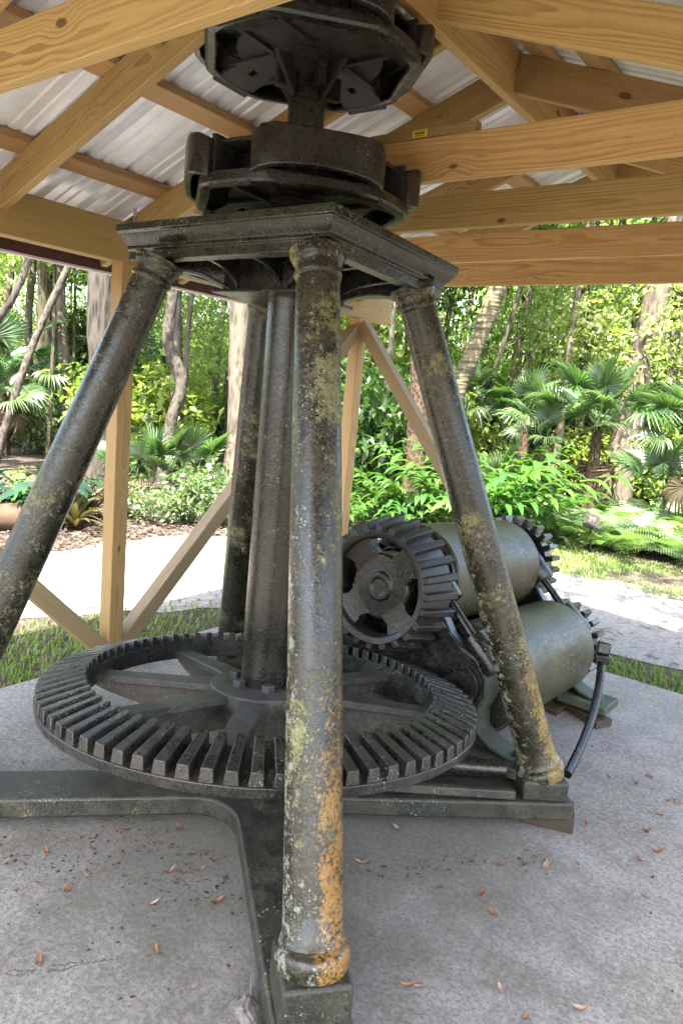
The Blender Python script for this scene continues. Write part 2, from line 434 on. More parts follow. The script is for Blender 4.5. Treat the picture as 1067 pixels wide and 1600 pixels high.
def mat_concrete():
    b = NT('concrete')
    v = b.coords(False)
    n0 = b.noise(v, 0.9, 4, 0.6)
    n1 = b.noise(v, 4.5, 5, 0.65)
    n2 = b.noise(v, 45, 5, 0.7)
    n3 = b.noise(v, 230, 3, 0.7)
    col = b.mix(b.ramp(n1, 0.3, 0.7), (0.168, 0.158, 0.148), (0.290, 0.276, 0.260))
    col = b.mix(b.ramp(n0, 0.42, 0.66, 0.0, 0.75), col, (0.165, 0.155, 0.120))
    col = b.mix(b.ramp(n2, 0.42, 0.62, 0.0, 0.55), col, (0.36, 0.345, 0.325))
    # algae round the wet foot of the machine
    sx = b.n('SeparateXYZ')
    b.t.links.new(v, sx.inputs[0])
    dx = b.math('DIVIDE', b.math('ADD', sx.outputs[0], 1.65), 1.30)
    dy = b.math('DIVIDE', b.math('ADD', sx.outputs[1], -2.1), 1.20)
    rr = b.math('SQRT', b.math('ADD', b.math('MULTIPLY', dx, dx), b.math('MULTIPLY', dy, dy)))
    rr = b.math('ADD', rr, b.math('MULTIPLY', b.math('SUBTRACT', n1, 0.5), 0.9))
    col = b.mix(b.ramp(rr, 1.15, 0.5, 0.0, 0.62), col, (0.125, 0.118, 0.078))
    col = b.mix(b.ramp(b.noise(v, 75, 3, 0.85), 0.50, 0.58, 0.0, 0.62), col, (0.105, 0.097, 0.090))
    col = b.mix(b.ramp(n3, 0.58, 0.70, 0.0, 0.55), col, (0.085, 0.078, 0.072))
    # grey trowel clouds and a few fine cracks
    col = b.mix(b.ramp(b.noise(v, 12, 6, 0.75, 1.0), 0.52, 0.66, 0.0, 0.45), col, (0.14, 0.13, 0.118))
    crk = b.voronoi(b.scalev(v, (1, 1, 1)), 0.75, 1.0, 'Distance', 'DISTANCE_TO_EDGE')
    crk = b.math('ADD', crk, b.math('MULTIPLY', b.math('SUBTRACT', b.noise(v, 7, 5, 0.7), 0.5), 0.10))
    crk = b.math('MULTIPLY', b.ramp(b.math('ABSOLUTE', crk), 0.0035, 0.001), b.ramp(b.noise(v, 0.8, 2), 0.52, 0.6))
    col = b.mix(b.math('MULTIPLY', crk, 0.7), col, (0.06, 0.055, 0.05))
    col = b.mix(b.ramp(b.noise(v, 160, 3, 0.7), 0.66, 0.74, 0.0, 0.6), col, (0.50, 0.48, 0.46))
    crumbs = b.math('MULTIPLY', b.ramp(b.voronoi(v, 24), 0.13, 0.07), b.ramp(b.noise(v, 2.6, 3), 0.5, 0.6))
    col = b.mix(b.math('MULTIPLY', crumbs, 0.7), col, (0.07, 0.055, 0.05))
    h = b.math('ADD', n3, b.math('MULTIPLY', n2, 0.7))
    return b.finish(col, 0.85, b.bump(h, 0.25, 0.004), 0, 0.25)


M['concrete'] = mat_concrete()


def mat_ground():
    b = NT('forest_floor')
    v = b.coords(False)
    n1 = b.noise(v, 0.8, 4, 0.6)
    n2 = b.noise(v, 14, 6, 0.75)
    n3 = b.noise(v, 60, 4, 0.7)
    col = b.mix(b.ramp(n2, 0.32, 0.68), (0.034, 0.025, 0.019), (0.115, 0.090, 0.072))
    col = b.mix(b.ramp(n3, 0.55, 0.75, 0.0, 0.6), col, (0.24, 0.18, 0.14))
    col = b.mix(b.ramp(n1, 0.45, 0.65, 0.0, 0.55), col, (0.10, 0.085, 0.04))
    return b.finish(col, 0.9, b.bump(b.math('ADD', n2, n3), 0.9, 0.03), 0, 0.2)


def mat_sand():
    b = NT('pale_sand')
    v = b.coords(False)
    n1 = b.noise(v, 1.6, 4, 0.6)
    n2 = b.noise(v, 22, 5, 0.7)
    n3 = b.noise(v, 90, 4, 0.7)
    col = b.mix(b.ramp(n2, 0.3, 0.7), (0.150, 0.141, 0.132), (0.270, 0.256, 0.240))
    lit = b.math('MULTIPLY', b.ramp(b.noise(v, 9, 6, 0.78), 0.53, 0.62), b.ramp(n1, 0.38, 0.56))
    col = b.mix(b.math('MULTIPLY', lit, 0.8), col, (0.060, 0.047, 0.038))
    col = b.mix(b.ramp(n3, 0.62, 0.72, 0.0, 0.6), col, (0.075, 0.064, 0.055))
    return b.finish(col, 0.9, b.bump(b.math('ADD', n2, n3), 0.5, 0.02), 0, 0.2)


M['ground'] = mat_ground()
M['sand'] = mat_sand()

# ------------------------------------------------------------------ mesh helpers
class MB:
    def __init__(self):
        self.v, self.f = [], []

    def add(self, vs, fs):
        o = len(self.v)
        self.v.extend([tuple(p) for p in vs])
        self.f.extend([tuple(i + o for i in f) for f in fs])

    def box(self, c, s, m=None):
        hx, hy, hz = s[0] / 2, s[1] / 2, s[2] / 2
        vs = [Vector((x, y, z)) for x in (-hx, hx) for y in (-hy, hy) for z in (-hz, hz)]
        if m is not None:
            vs = [m @ p for p in vs]
        vs = [p + Vector(c) for p in vs]
        self.add(vs, [(0, 1, 3, 2), (4, 6, 7, 5), (0, 4, 5, 1), (2, 3, 7, 6), (0, 2, 6, 4), (1, 5, 7, 3)])

    def rings(self, rings, cap=True, closed=False):
        """rings: list of equally long point loops, skinned one after the other."""
        n = len(rings[0])
        vs = [p for r in rings for p in r]
        fs = []
        k = len(rings)
        for i in range(k if closed else k - 1):
            a, b = i * n, ((i + 1) % k) * n
            for j in range(n):
                j2 = (j + 1) % n
                fs.append((a + j, a + j2, b + j2, b + j))
        if cap and not closed:
            fs.append(tuple(range(n - 1, -1, -1)))
            fs.append(tuple((k - 1) * n + j for j in range(n)))
        self.add(vs, fs)

    def lathe(self, prof, p0, axis, n=48, cap=True, closed=False):
        """prof: (distance along axis, radius) list."""
        axis = Vector(axis).normalized()
        u = axis.orthogonal().normalized()
        w = axis.cross(u)
        p0 = Vector(p0)
        rs = []
        for d, r in prof:
            rs.append([p0 + axis * d + (u * math.cos(2 * math.pi * j / n) + w * math.sin(2 * math.pi * j / n)) * r for j in range(n)])
        self.rings(rs, cap, closed)

    def cyl(self, p0, p1, r0, r1=None, n=24):
        d = Vector(p1) - Vector(p0)
        self.lathe([(0, r0), (d.length, r0 if r1 is None else r1)], p0, d, n)

    def tube(self, pts, rad, n=10):
        pts = [Vector(p) for p in pts]
        rs = []
        up = None
        for i, p in enumerate(pts):
            t = (pts[min(i + 1, len(pts) - 1)] - pts[max(i - 1, 0)]).normalized()
            if up is None:
                up = t.orthogonal().normalized()
            else:
                up = (up - t * up.dot(t)).normalized()
            w = t.cross(up)
            r = rad[i] if hasattr(rad, '__len__') else rad
            rs.append([p + (up * math.cos(2 * math.pi * j / n) + w * math.sin(2 * math.pi * j / n)) * r for j in range(n)])
        self.rings(rs)

    def prism(self, poly, h0, h1, fn):
        """poly of (a,b); fn(a,b,h) -> point."""
        n = len(poly)
        self.rings([[fn(a, b, h0) for a, b in poly], [fn(a, b, h1) for a, b in poly]])

    def obj(self, name, mat, parent=None, smooth=35, bevel=0.0, link=True):
        me = bpy.data.meshes.new(name)
        me.from_pydata(self.v, [], self.f)
        me.validate()
        me.materials.append(mat)
        import bmesh
        bm = bmesh.new()
        bm.from_mesh(me)
        bmesh.ops.recalc_face_normals(bm, faces=bm.faces)
        bm.to_mesh(me)
        bm.free()
        if smooth:
            me.polygons.foreach_set('use_smooth', [True] * len(me.polygons))
            me.set_sharp_from_angle(angle=R(smooth))
        o = bpy.data.objects.new(name, me)
        if link:
            COL.objects.link(o)
        if parent:
            o.parent = parent
        if bevel:
            bv = o.modifiers.new('edge', 'BEVEL')
            bv.width = bevel
            bv.segments = 2
            bv.limit_method = 'ANGLE'
            bv.angle_limit = R(40)
        return o


def thing(name, label, cat, loc=(0, 0, 0), rot=None, group=None):
    o = bpy.data.objects.new(name, None)
    o.empty_display_size = 0.2
    COL.objects.link(o)
    o.location = loc
    if rot is not None:
        o.rotation_euler = rot
    return tag(o, label, cat, group)


def tag(o, label, cat, group=None, kind=None):
    if label:
        o['label'] = label
    if cat:
        o['category'] = cat
    if group:
        o['group'] = group
    if kind:
        o['kind'] = kind
    return o


def struct(o):
    o['kind'] = 'structure'
    return o


def copy_to(o, parent, loc, rot=(0, 0, 0), scale=(1, 1, 1)):
    c = o.copy()
    COL.objects.link(c)
    c.parent = parent
    c.location = loc
    c.rotation_euler = rot
    c.scale = scale
    return c


def fast_mesh(name, verts, faces, mat, smooth=True):
    """verts (n,3) array, faces (m,k) array with equal k."""
    me = bpy.data.meshes.new(name)
    verts = np.asarray(verts, dtype=np.float32)
    faces = np.asarray(faces, dtype=np.int32)
    m, k = faces.shape
    me.vertices.add(len(verts))
    me.vertices.foreach_set('co', verts.ravel())
    me.loops.add(m * k)
    me.loops.foreach_set('vertex_index', faces.ravel())
    me.polygons.add(m)
    me.polygons.foreach_set('loop_start', np.arange(0, m * k, k, dtype=np.int32))
    me.polygons.foreach_set('use_smooth', np.full(m, smooth))
    me.update(calc_edges=True)
    me.materials.append(mat)
    return me


def mesh_obj(name, me, parent=None, loc=(0, 0, 0), rot=(0, 0, 0), scale=(1, 1, 1)):
    o = bpy.data.objects.new(name, me)
    COL.objects.link(o)
    o.parent = parent
    o.location = loc
    o.rotation_euler = rot
    o.scale = scale
    return o

# ================================================================== SETTING
def poly_sheet(name, pts, z, mat, thick=None):
    b = MB()
    if thick:
        b.prism(pts, z - thick, z, lambda a, c, h: Vector((a, c, h)))
    else:
        b.add([(x, y, z) for x, y in pts], [tuple(range(len(pts)))])
    return struct(b.obj(name, mat, None, smooth=0))


def wavy(pts, amp, step, seed):
    """Resample a closed outline and jitter it."""
    rnd = random.Random(seed)
    out = []
    n = len(pts)
    for i in range(n):
        a, c = Vector(pts[i]), Vector(pts[(i + 1) % n])
        k = max(1, int((c - a).length / step))
        nr = Vector((-(c - a).y, (c - a).x)).normalized()
        for j in range(k):
            p = a + (c - a) * j / k
            p = p + nr * amp * (rnd.random() - 0.5) * 2
            out.append((p.x, p.y))
    return out


GZ = -0.05
ground = poly_sheet('ground', [(-90, -60), (60, -60), (60, 120), (-90, 120)], GZ, M['ground'])
slab = MB()
slab.prism([(-3.27, -1.8), (0.75, -1.8), (0.75, 4.56), (-3.27, 4.56)], -0.16, 0.0, lambda a, c, h: Vector((a, c, h)))
slab = struct(slab.obj('concrete_slab', M['concrete'], None, smooth=0, bevel=0.008))
path_pts = [(-8, -3), (-5.3, 0.5), (-4.30, 2.2), (-3.95, 3.0), (-3.55, 3.75), (-3.2, 4.95), (-1.5, 5.05), (-0.7, 5.1), (2.5, 5.1),
            (2.5, 7.5), (-1.2, 7.4), (-2.1, 7.35), (-3.4, 7.0), (-4.6, 6.2), (-5.7, 5.2), (-5.75, 3.4), (-7.2, 1.5), (-11, -2)]
path = poly_sheet('sand_path', wavy(path_pts, 0.09, 0.22, 3), GZ + 0.006, M['sand'])

# ================================================================== PAVILION
def board(name, p0, p1, thick, depth, mat, parent, up=(0, 0, 1), ch=0.003):
    """Box-section member along local X with eased edges."""
    p0, p1, up = Vector(p0), Vector(p1), Vector(up)
    x = (p1 - p0).normalized()
    y = up.cross(x).normalized()
    z = x.cross(y)
    L = (p1 - p0).length
    a, d, c = thick / 2, depth / 2, ch
    sec = [(-a + c, -d), (a - c, -d), (a, -d + c), (a, d - c), (a - c, d), (-a + c, d), (-a, d - c), (-a, -d + c)]
    b = MB()
    b.rings([[Vector((-L / 2, s, t)) for s, t in sec], [Vector((L / 2, s, t)) for s, t in sec]])
    o = b.obj(name, mat, parent, smooth=0)
    mid = (p0 + p1) / 2 - (parent.location if parent and parent.parent is None else Vector((0, 0, 0)))
    mw = Matrix((x, y, z)).transposed().to_4x4()
    o.rotation_euler = mw.to_euler()
    o.location = mid
    return o


PB = Vector((-1.405, 1.9, 0))
pav = thing('pavilion', 'open timber shelter of yellow pine with a ribbed metal roof over the iron machine', 'shelter', PB)
XE, XR = -3.143, 0.333
RX = -1.405
Y0, Y1 = -1.3, 4.45
# eave beams (doubled 2x8)
for x in (XE, XR):
    board('eave_beam', (x, Y0, 2.226), (x, 4.68, 2.226), 0.09, 0.19, M['wood'], pav)
# posts standing on zinc feet
def post(x, y):
    p = board('post', (x, y, 0.03), (x, y, 2.13), 0.089, 0.089, M['wood_post'], pav, up=(0, 1, 0))
    f = MB()
    f.box((0, 0, 0), (0.10, 0.10, 0.03))
    f.box((0, 0.049, 0.05), (0.10, 0.003, 0.08))
    f.box((0, -0.049, 0.05), (0.10, 0.003, 0.08))
    o = f.obj('post_foot', M['clip'], p, smooth=0)
    # local X of the post runs up
    o.rotation_euler = (0, R(90), 0)
    o.location = (-(2.10 / 2) - 0.014, 0, 0)
    return p
for x in (XE, XR):
    for y in (0.28, 2.315, 4.345):
        post(x, y)
# diagonal braces
def brace(p0, p1, up=(1, 0, 0)):
    return board('brace', p0, p1, 0.085, 0.085, M['wood_brace'], pav, up=up)
brace((XE, 2.37, 0.12), (XE, 4.30, 2.05))
brace((XE, 2.26, 0.12), (XE, 0.33, 2.05))
brace((XR, 2.37, 0.12), (XR, 4.30, 2.05))
brace((XR, 2.26, 0.12), (XR, 0.33, 2.05))
brace((XE + 0.04, 4.345, 2.09), (-1.42, 4.345, 0.06), up=(0, 1, 0))
# roof slopes
def zb(x):                      # underside of rafters
    return 2.29 + 0.358 * ((x if x < RX else 2 * RX - x) + 2.934)
rise = math.cos(math.atan(0.358))
def rafter(y, side):
    xa, xb = (-3.40, RX - 0.02) if side < 0 else (RX + 0.02, 0.59)
    dz = 0.075
    r = board('rafter', (xa, y, zb(xa) + dz), (xb, y, zb(xb) + dz), 0.038, 0.14, M['wood'], pav)
    return r
def clip(rf, y, x):
    """zinc hurricane tie nailed over the beam and the rafter"""
    c = MB()
    c.box((0.0475, 0, -0.03), (0.003, 0.035, 0.09))
    c.box((0.035, 0.0, 0.03), (0.028, 0.003, 0.05))
    c.box((0.049, 0.0, -0.05), (0.006, 0.012, 0.012))
    c.box((0.049, 0.008, -0.02), (0.006, 0.008, 0.008))
    o = c.obj('tie_clip', M['clip'], pav, smooth=0)
    o.location = Vector((x, y, 2.345)) - PB
rafter_ys = (0.46, 1.10 + 0.04, 1.67, 2.36, 2.83 + 0.05, 3.50 + 0.05, 4.20 + 0.05, -0.14, -0.74)
for y in rafter_ys:
    r = rafter(y, -1)
    clip(r, y - 0.0206, XE)
    rafter({2.36: 2.22}.get(y, y if y < 2 else y - 0.04), 1)
chords = []
for y in (-0.2, 1.10, 2.22, 2.84, 3.51, 4.21):
    c = board('tie_beam', (-3.25 if abs(y - 2.22) > 0.01 else -1.93, y, 2.396), (0.44, y, 2.396), 0.038, 0.14, M['wood'], pav)
    chords.append(c)
board('ridge_board', (RX, Y0, 2.90), (RX, Y1, 2.90), 0.038, 0.19, M['wood_end'], pav)
# purlins, flat on the rafters
def purlin(x):
    s = 1 if x < RX else -1
    z = zb(x) + 0.150 + 0.02
    o = board('purlin', (x, Y0, z), (x, Y1, z), 0.09, 0.038, M['wood_end'], pav, up=(-0.358 * s, 0, 1))
for x in (-3.37, -2.93, -2.388, -1.845, -1.53, -1.29, -1.055, -0.50, -0.02, 0.50):
    purlin(x)
# ribbed roof sheets
def roof_sheet(y0, side):
    prof = []
    W = 0.86
    per = 0.215
    for k in range(4):
        o_ = k * per
        prof += [(o_, 0.0), (o_ + 0.022, 0.0), (o_ + 0.034, 0.025), (o_ + 0.062, 0.025), (o_ + 0.074, 0.0),
                 (o_ + 0.112, 0.0), (o_ + 0.118, 0.008), (o_ + 0.130, 0.008), (o_ + 0.136, 0.0),
                 (o_ + 0.164, 0.0), (o_ + 0.170, 0.008), (o_ + 0.182, 0.008), (o_ + 0.188, 0.0)]
    prof.append((W, 0.0))
    xa, xb = (-3.52, RX) if side < 0 else (RX, 0.71)
    b = MB()
    nx = 6
    def P(x, s, t):
        z = zb(x) + 0.150 + 0.042
        sg = 1 if side < 0 else -1
        return Vector((x - 0.336 * sg * t - PB.x, y0 + s - PB.y, z + 0.94 * t))
    loops = []
    xs = [xa + (xb - xa) * i / nx for i in range(nx + 1)]
    for x in xs:
        loops.append([P(x, s, t) for s, t in prof] + [P(x, s, t + 0.0015) for s, t in reversed(prof)])
    b.rings(loops)
    return b.obj('roof_sheet', M['galv'], pav, smooth=0)
y = Y0 - 0.05
while y < Y1 - 0.1:
    roof_sheet(y, -1)
    roof_sheet(y, 1)
    y += 0.86
# unseen ridge cap, added to block sun coming through the sheet joint
b = MB()
zr = zb(RX) + 0.150 + 0.042 + 0.032
q = [(-0.17, zr - 0.061), (0.0, zr), (0.17, zr - 0.061), (0.17, zr - 0.063), (0.0, zr - 0.0025), (-0.17, zr - 0.063)]
b.rings([[Vector((a, yy - PB.y, c)) for a, c in q] for yy in (Y0 - 0.05, Y1 + 0.02)])
b.obj('added_ridge_cap', M['galv'], pav, smooth=0)
# fascia with folded drip edge on the eaves
for sx, x in ((-1, -3.425), (1, 0.615)):
    board('fascia', (x, Y0, 2.19), (x, Y1, 2.19), 0.022, 0.14, M['fascia'], pav)
    b = MB()
    b.box((x + sx * 0.012 - PB.x, (Y0 + Y1) / 2 - PB.y, 2.112), (0.05, Y1 - Y0, 0.010))
    b.box((x + sx * 0.016 - PB.x, (Y0 + Y1) / 2 - PB.y, 2.16), (0.004, Y1 - Y0, 0.10))
    b.obj('drip_edge', M['drip'], pav, smooth=0)
# a scrap nailer with a yellow lumber tag on the second beam
nb = board('nailer', (-1.62, 2.222, 2.484), (-1.20, 2.222, 2.484), 0.036, 0.034, M['wood_end'], pav)
tg = MB(); tg.box((0, 0, 0), (0.055, 0.002, 0.024))
tg = tg.obj('lumber_tag', M['tag'], nb, smooth=0); tg.location = (0.0, -0.0195, 0.0)
tk = MB()
for i in range(5):
    tk.box((-0.016 + i * 0.008, -0.0012, 0.0), (0.006, 0.001, 0.007))
tk.box((0.0, -0.0012, -0.008), (0.04, 0.001, 0.002)); tk.box((0.0, -0.0012, 0.008), (0.04, 0.001, 0.002))
tk = tk.obj('tag_print', M['ink'], nb, smooth=0); tk.location = tg.location

# ================================================================== MACHINE STAND
C = Vector((-1.70, 1.945, 0))
FEET = {(1, -1): (0.825, -0.690), (1, 1): (0.868, 0.692), (-1, 1): (-0.86, 0.70), (-1, -1): (-0.73, -0.885)}
NECK = {(1, -1): (0.345, -0.295), (1, 1): (0.330, 0.258), (-1, 1): (-0.42, 0.31), (-1, -1): (-0.335, -0.315)}
stand = thing('machine_stand', 'black iron stand of four leaning lichen spotted columns carrying a moulded square top', 'machine stand', C)
def base_outline(hw, ext, rad):
    J = Vector((0.05, -0.05))
    dirs = [Vector(FEET[k]) - J for k in ((1, -1), (1, 1), (-1, 1), (-1, -1))]
    pts = []
    for i, d in enumerate(dirs):
        L = d.length + ext
        u = d.normalized()
        n = Vector((-u.y, u.x))
        pts += [u * L - n * hw, u * L + n * hw]
        e = dirs[(i + 1) % 4].normalized()
        m = Vector((-e.y, e.x))
        # fillet between left edge of arm i and right edge of arm i+1
        bis = (u + e).normalized()
        half = math.acos(max(-1, min(1, u.dot(e)))) / 2
        dist = (hw + rad) / math.sin(half)
        cc = bis * dist
        a0 = cc - n * rad
        a1 = cc + m * rad
        t0 = math.atan2((a0 - cc).y, (a0 - cc).x)
        t1 = math.atan2((a1 - cc).y, (a1 - cc).x)
        while t1 > t0:
            t1 -= 2 * math.pi
        for k in range(13):
            t = t0 + (t1 - t0) * k / 12
            pts.append(cc + Vector((math.cos(t), math.sin(t))) * rad)
    return [(p.x + J.x, p.y + J.y) for p in pts]
b = MB()
b.prism(base_outline(0.098, 0.11, 0.17), 0.052, 0.124, lambda a, c, h: Vector((a, c, h)))
b.obj('base_frame', M['iron_green'], stand, bevel=0.009)
# raised channel on each arm
for sx, sy in ((1, 1), (-1, 1)):
    b = MB()
    d = Vector((*FEET[(sx, sy)], 0)); u = d.normalized(); n = Vector((-u.y, u.x, 0))
    for s in (-1, 1):
        p0, p1 = u * 0.52 + n * s * 0.085, u * (d.length - 0.12) + n * s * 0.085
        q = [(-0.018, 0.13), (0.018, 0.13), (0.014, 0.165), (-0.014, 0.165)]
        b.rings([[p + n * a + Vector((0, 0, h)) for a, h in q] for p in (p0, p1)])
    p0 = u * 0.52
    q = [(-0.10, 0.13), (0.10, 0.13), (0.10, 0.150), (-0.10, 0.150)]
    b.rings([[p0 + n * a + u * e + Vector((0, 0, h)) for a, h in q] for e in (-0.02, 0.02)])
    b.obj('base_rib', M['iron_green'], stand, bevel=0.006)
for (sx, sy) in ((1, -1), (1, 1), (-1, 1), (-1, -1)):
    fx, fy = FEET[(sx, sy)]
    foot = Vector((fx, fy, 0.240 if (sx, sy) == (1, -1) else 0.200))
    neck = Vector((*NECK[(sx, sy)], 1.960))
    u = Vector((fx, fy, 0)).normalized()
    rz = Matrix.Rotation(math.atan2(u.y, u.x), 3, 'Z')
    ft = foot.z + 0.002; p = MB(); p.box((fx, fy, (ft + 0.122) / 2), (0.175, 0.172, ft - 0.122), rz)
    p.obj('plinth', M['iron_green'], stand, bevel=0.010)
    ax = (neck - foot)
    L = ax.length
    c = MB()
    prof = [(-0.02, 0.084), (0.010, 0.092), (0.026, 0.092), (0.036, 0.086), (0.040, 0.080), (0.050, 0.083), (0.060, 0.079), (0.068, 0.075)]
    for k in range(1, 24):
        t = k / 24
        r = 0.0735 + (0.063 - 0.0735) * t + 0.0025 * math.sin(math.pi * t)
        prof.append((0.075 + (L - 0.145) * t, r))
    prof += [(L - 0.060, 0.0625), (L - 0.054, 0.067), (L - 0.046, 0.069), (L - 0.038, 0.066), (L - 0.032, 0.064), (L - 0.014, 0.069), (L - 0.006, 0.074), (L, 0.076), (L + 0.008, 0.076), (L + 0.010, 0.082), (L + 0.022, 0.083)]
    c.lathe(prof, Vector((0, 0, 0)), (0, 0, 1), 40)
    mat = M['iron_front'] if (sx, sy) == (1, -1) else M['iron_right'] if (sx, sy) == (1, 1) else M['iron_column']
    col = c.obj('column', mat, stand)
    col.location = foot
    col.rotation_euler = (Matrix.Rotation(0, 3, 'Z') @ Vector((0, 0, 1)).rotation_difference(ax.normalized()).to_matrix()).to_euler()
    if (sx, sy) == (1, -1):
        col['label'] = 'front column with orange lichen climbing from its foot'
    if (sx, sy) in ((-1, -1), (1, 1)):
        # keyed slot frame near the capital / near the foot
        at = L - 0.155 if (sx, sy) == (-1, -1) else 0.20
        axn = Vector((0, 0, 1))
        side = Vector((0.30, -1.0, 0.0)) if (sx, sy) == (-1, -1) else Vector((0.75, -0.65, 0))
        side = (side - axn * side.dot(axn)).normalized()
        w = axn.cross(side)
        rr = 0.060 if at > 1 else 0.070
        for k, (du, dw, su, sw) in enumerate(((0.05, 0, 0.008, 0.05), (-0.05, 0, 0.008, 0.05), (0, 0.0, 0.022, 0.010))):
            m3 = Matrix((axn, w, side)).transposed()
            s_ = MB()
            s_.box(axn * (at + du) + w * dw + side * rr, (su, sw, 0.010), m3)
            s_.obj('slot_rim', M['iron_dark'], col, smooth=0, bevel=0.003)
# moulded top
ta, tb, zt = 0.480, 0.368, 2.087
TO = Vector((-0.06, 0.03, 0)); TG = -0.05           # the top sits a little off centre and out of level
mould = [(0.0, zt), (0.0, zt - 0.026), (-0.007, zt - 0.030), (-0.010, zt - 0.040), (-0.018, zt - 0.052), (-0.029, zt - 0.062), (-0.033, zt - 0.070),
         (-0.030, zt - 0.074), (-0.030, zt - 0.082), (-0.036, zt - 0.086), (-0.036, zt - 0.116), (-0.09, zt - 0.116), (-0.09, zt - 0.030)]
def settle(o):
    m = Matrix.Rotation(math.atan(TG), 4, 'X')
    o.rotation_euler = m.to_euler()
    o.location = TO + Vector((0, 0, zt)) - m @ Vector((0, 0, zt))
    return o
b = MB()
def rect(o, z):
    a, c = ta + o, tb + o
    return [Vector((-a, -c, z)), Vector((a, -c, z)), Vector((a, c, z)), Vector((-a, c, z))]
b.rings([rect(o, z) for o, z in mould])
settle(b.obj('top_frame', M['iron_table'], stand, bevel=0.0025))
# bearing box, webs and arched brackets under the top
b = MB()
b.box((0, 0, zt - 0.105), (0.34, 0.27, 0.15))
b.box((0, 0, zt - 0.186), (0.39, 0.32, 0.012))
settle(b.obj('bearing_box', M['iron_dark'], stand, bevel=0.003))
for sx in (-1, 1):
    for sy in (-1, 1):
        d = Vector((sx * 0.40, sy * 0.295, 0)); u = d.normalized(); n = Vector((-u.y, u.x, 0))
        b = MB()
        N = 9
        secs, fl = [], []
        for k in range(N):
            t = 0.17 + (d.length - 0.17) * k / (N - 1)
            zl = zt - 0.18 + 0.045 * math.sin(math.pi * k / (N - 1)) + 0.02 * k / (N - 1)
            p = u * t
            secs.append([p + n * 0.012 + Vector((0, 0, zt - 0.03)), p - n * 0.012 + Vector((0, 0, zt - 0.03)), p - n * 0.012 + Vector((0, 0, zl)), p + n * 0.012 + Vector((0, 0, zl))])
            fl.append([p + n * 0.030 + Vector((0, 0, zl)), p - n * 0.030 + Vector((0, 0, zl)), p - n * 0.030 + Vector((0, 0, zl - 0.010)), p + n * 0.030 + Vector((0, 0, zl - 0.010))])
        b.rings(secs); b.rings(fl)
        settle(b.obj('corner_web', M['iron_dark'], stand, bevel=0.003))
for ax_, sg_ in (('x', -1), ('x', 1), ('y', -1), ('y', 1)):
    d0, d1 = (0.17, 0.395) if ax_ == 'x' else (0.135, 0.285)
    for off in (-0.10, 0.10):
        b = MB()
        secs = []
        for k in range(10):
            a = math.pi / 2 * k / 9
            t = d1 - (d1 - d0) * math.sin(a)
            zl = zt - 0.112 - 0.07 * (1 - math.cos(a))
            q = [(t * sg_, off - 0.008), (t * sg_, off + 0.008)] if ax_ == 'x' else [(off - 0.008, t * sg_), (off + 0.008, t * sg_)]
            secs.append([Vector((*q[0], zt - 0.03)), Vector((*q[1], zt - 0.03)), Vector((*q[1], zl)), Vector((*q[0], zl))])
        b.rings(secs)
        settle(b.obj('arched_bracket', M['iron_dark'], stand, bevel=0.002))
b = MB()
b.box((-0.37, -0.10, zt + 0.013), (0.12, 0.10, 0.030))
settle(b.obj('lug', M['iron_dark'], stand, bevel=0.006))

# ================================================================== DRIVE SHAFT
shaft = thing('drive_shaft', 'upright black iron shaft with a great toothed wheel below and two pole sockets above', 'drive shaft', C)
b = MB()
b.lathe([(0.14, 0.13), (0.20, 0.13), (0.21, 0.088), (2.09, 0.081), (2.10, 0.063), (2.86, 0.061)], (0, 0, 0), (0, 0, 1), 40)
b.obj('spindle', M['iron'], shaft)
# bevel wheel
GN = Vector((-0.064, 0.096, 1)).normalized()
gx = Vector((1, 0, 0.064)); gx = (gx - GN * gx.dot(GN)).normalized()
gy = GN.cross(gx)
GM = Matrix((gx, gy, GN)).transposed()
GC = Vector((0, 0, 0.435))
def gp(r, t, h):
    return GC + GM @ Vector((r * math.cos(t), r * math.sin(t), h))
gear = MB()
def ring_sec(sec, n, fn):
    loops = [[fn(r, 2 * math.pi * j / n, h) for r, h in sec] for j in range(n)]
    k = len(sec)
    vs = [p for l in loops for p in l]
    fs = []
    for j in range(n):
        for i in range(k):
            fs.append((j * k + i, j * k + (i + 1) % k, ((j + 1) % n) * k + (i + 1) % k, ((j + 1) % n) * k + i))
    return vs, fs
NT_G = 74
gear.add(*ring_sec([(0.640, 0.050), (0.640, -0.020), (0.668, -0.024), (0.76, -0.042), (0.800, -0.030), (0.808, 0.004)], 148, gp))
def tooth(mb, r0, h0, r1, h1, t, w0, w1, hh, fn):
    """one tooth from inner radius r0 (root height h0) to outer r1"""
    secs = []
    for r, h in ((r0, h0), (r1, h1)):
        a0, a1 = w0 / 2 / r0, w1 / 2 / r0
        secs.append([fn(r, t - a0, h - 0.008), fn(r, t - a1, h + hh), fn(r, t + a1, h + hh), fn(r, t + a0, h - 0.008)])
    mb.rings(secs)
for k in range(NT_G):
    tooth(gear, 0.641, 0.050, 0.803, 0.005, 2 * math.pi * k / NT_G, 0.038, 0.027, 0.041, gp)
gear = gear.obj('bevel_wheel', M['iron_gear'], shaft, bevel=0.003)
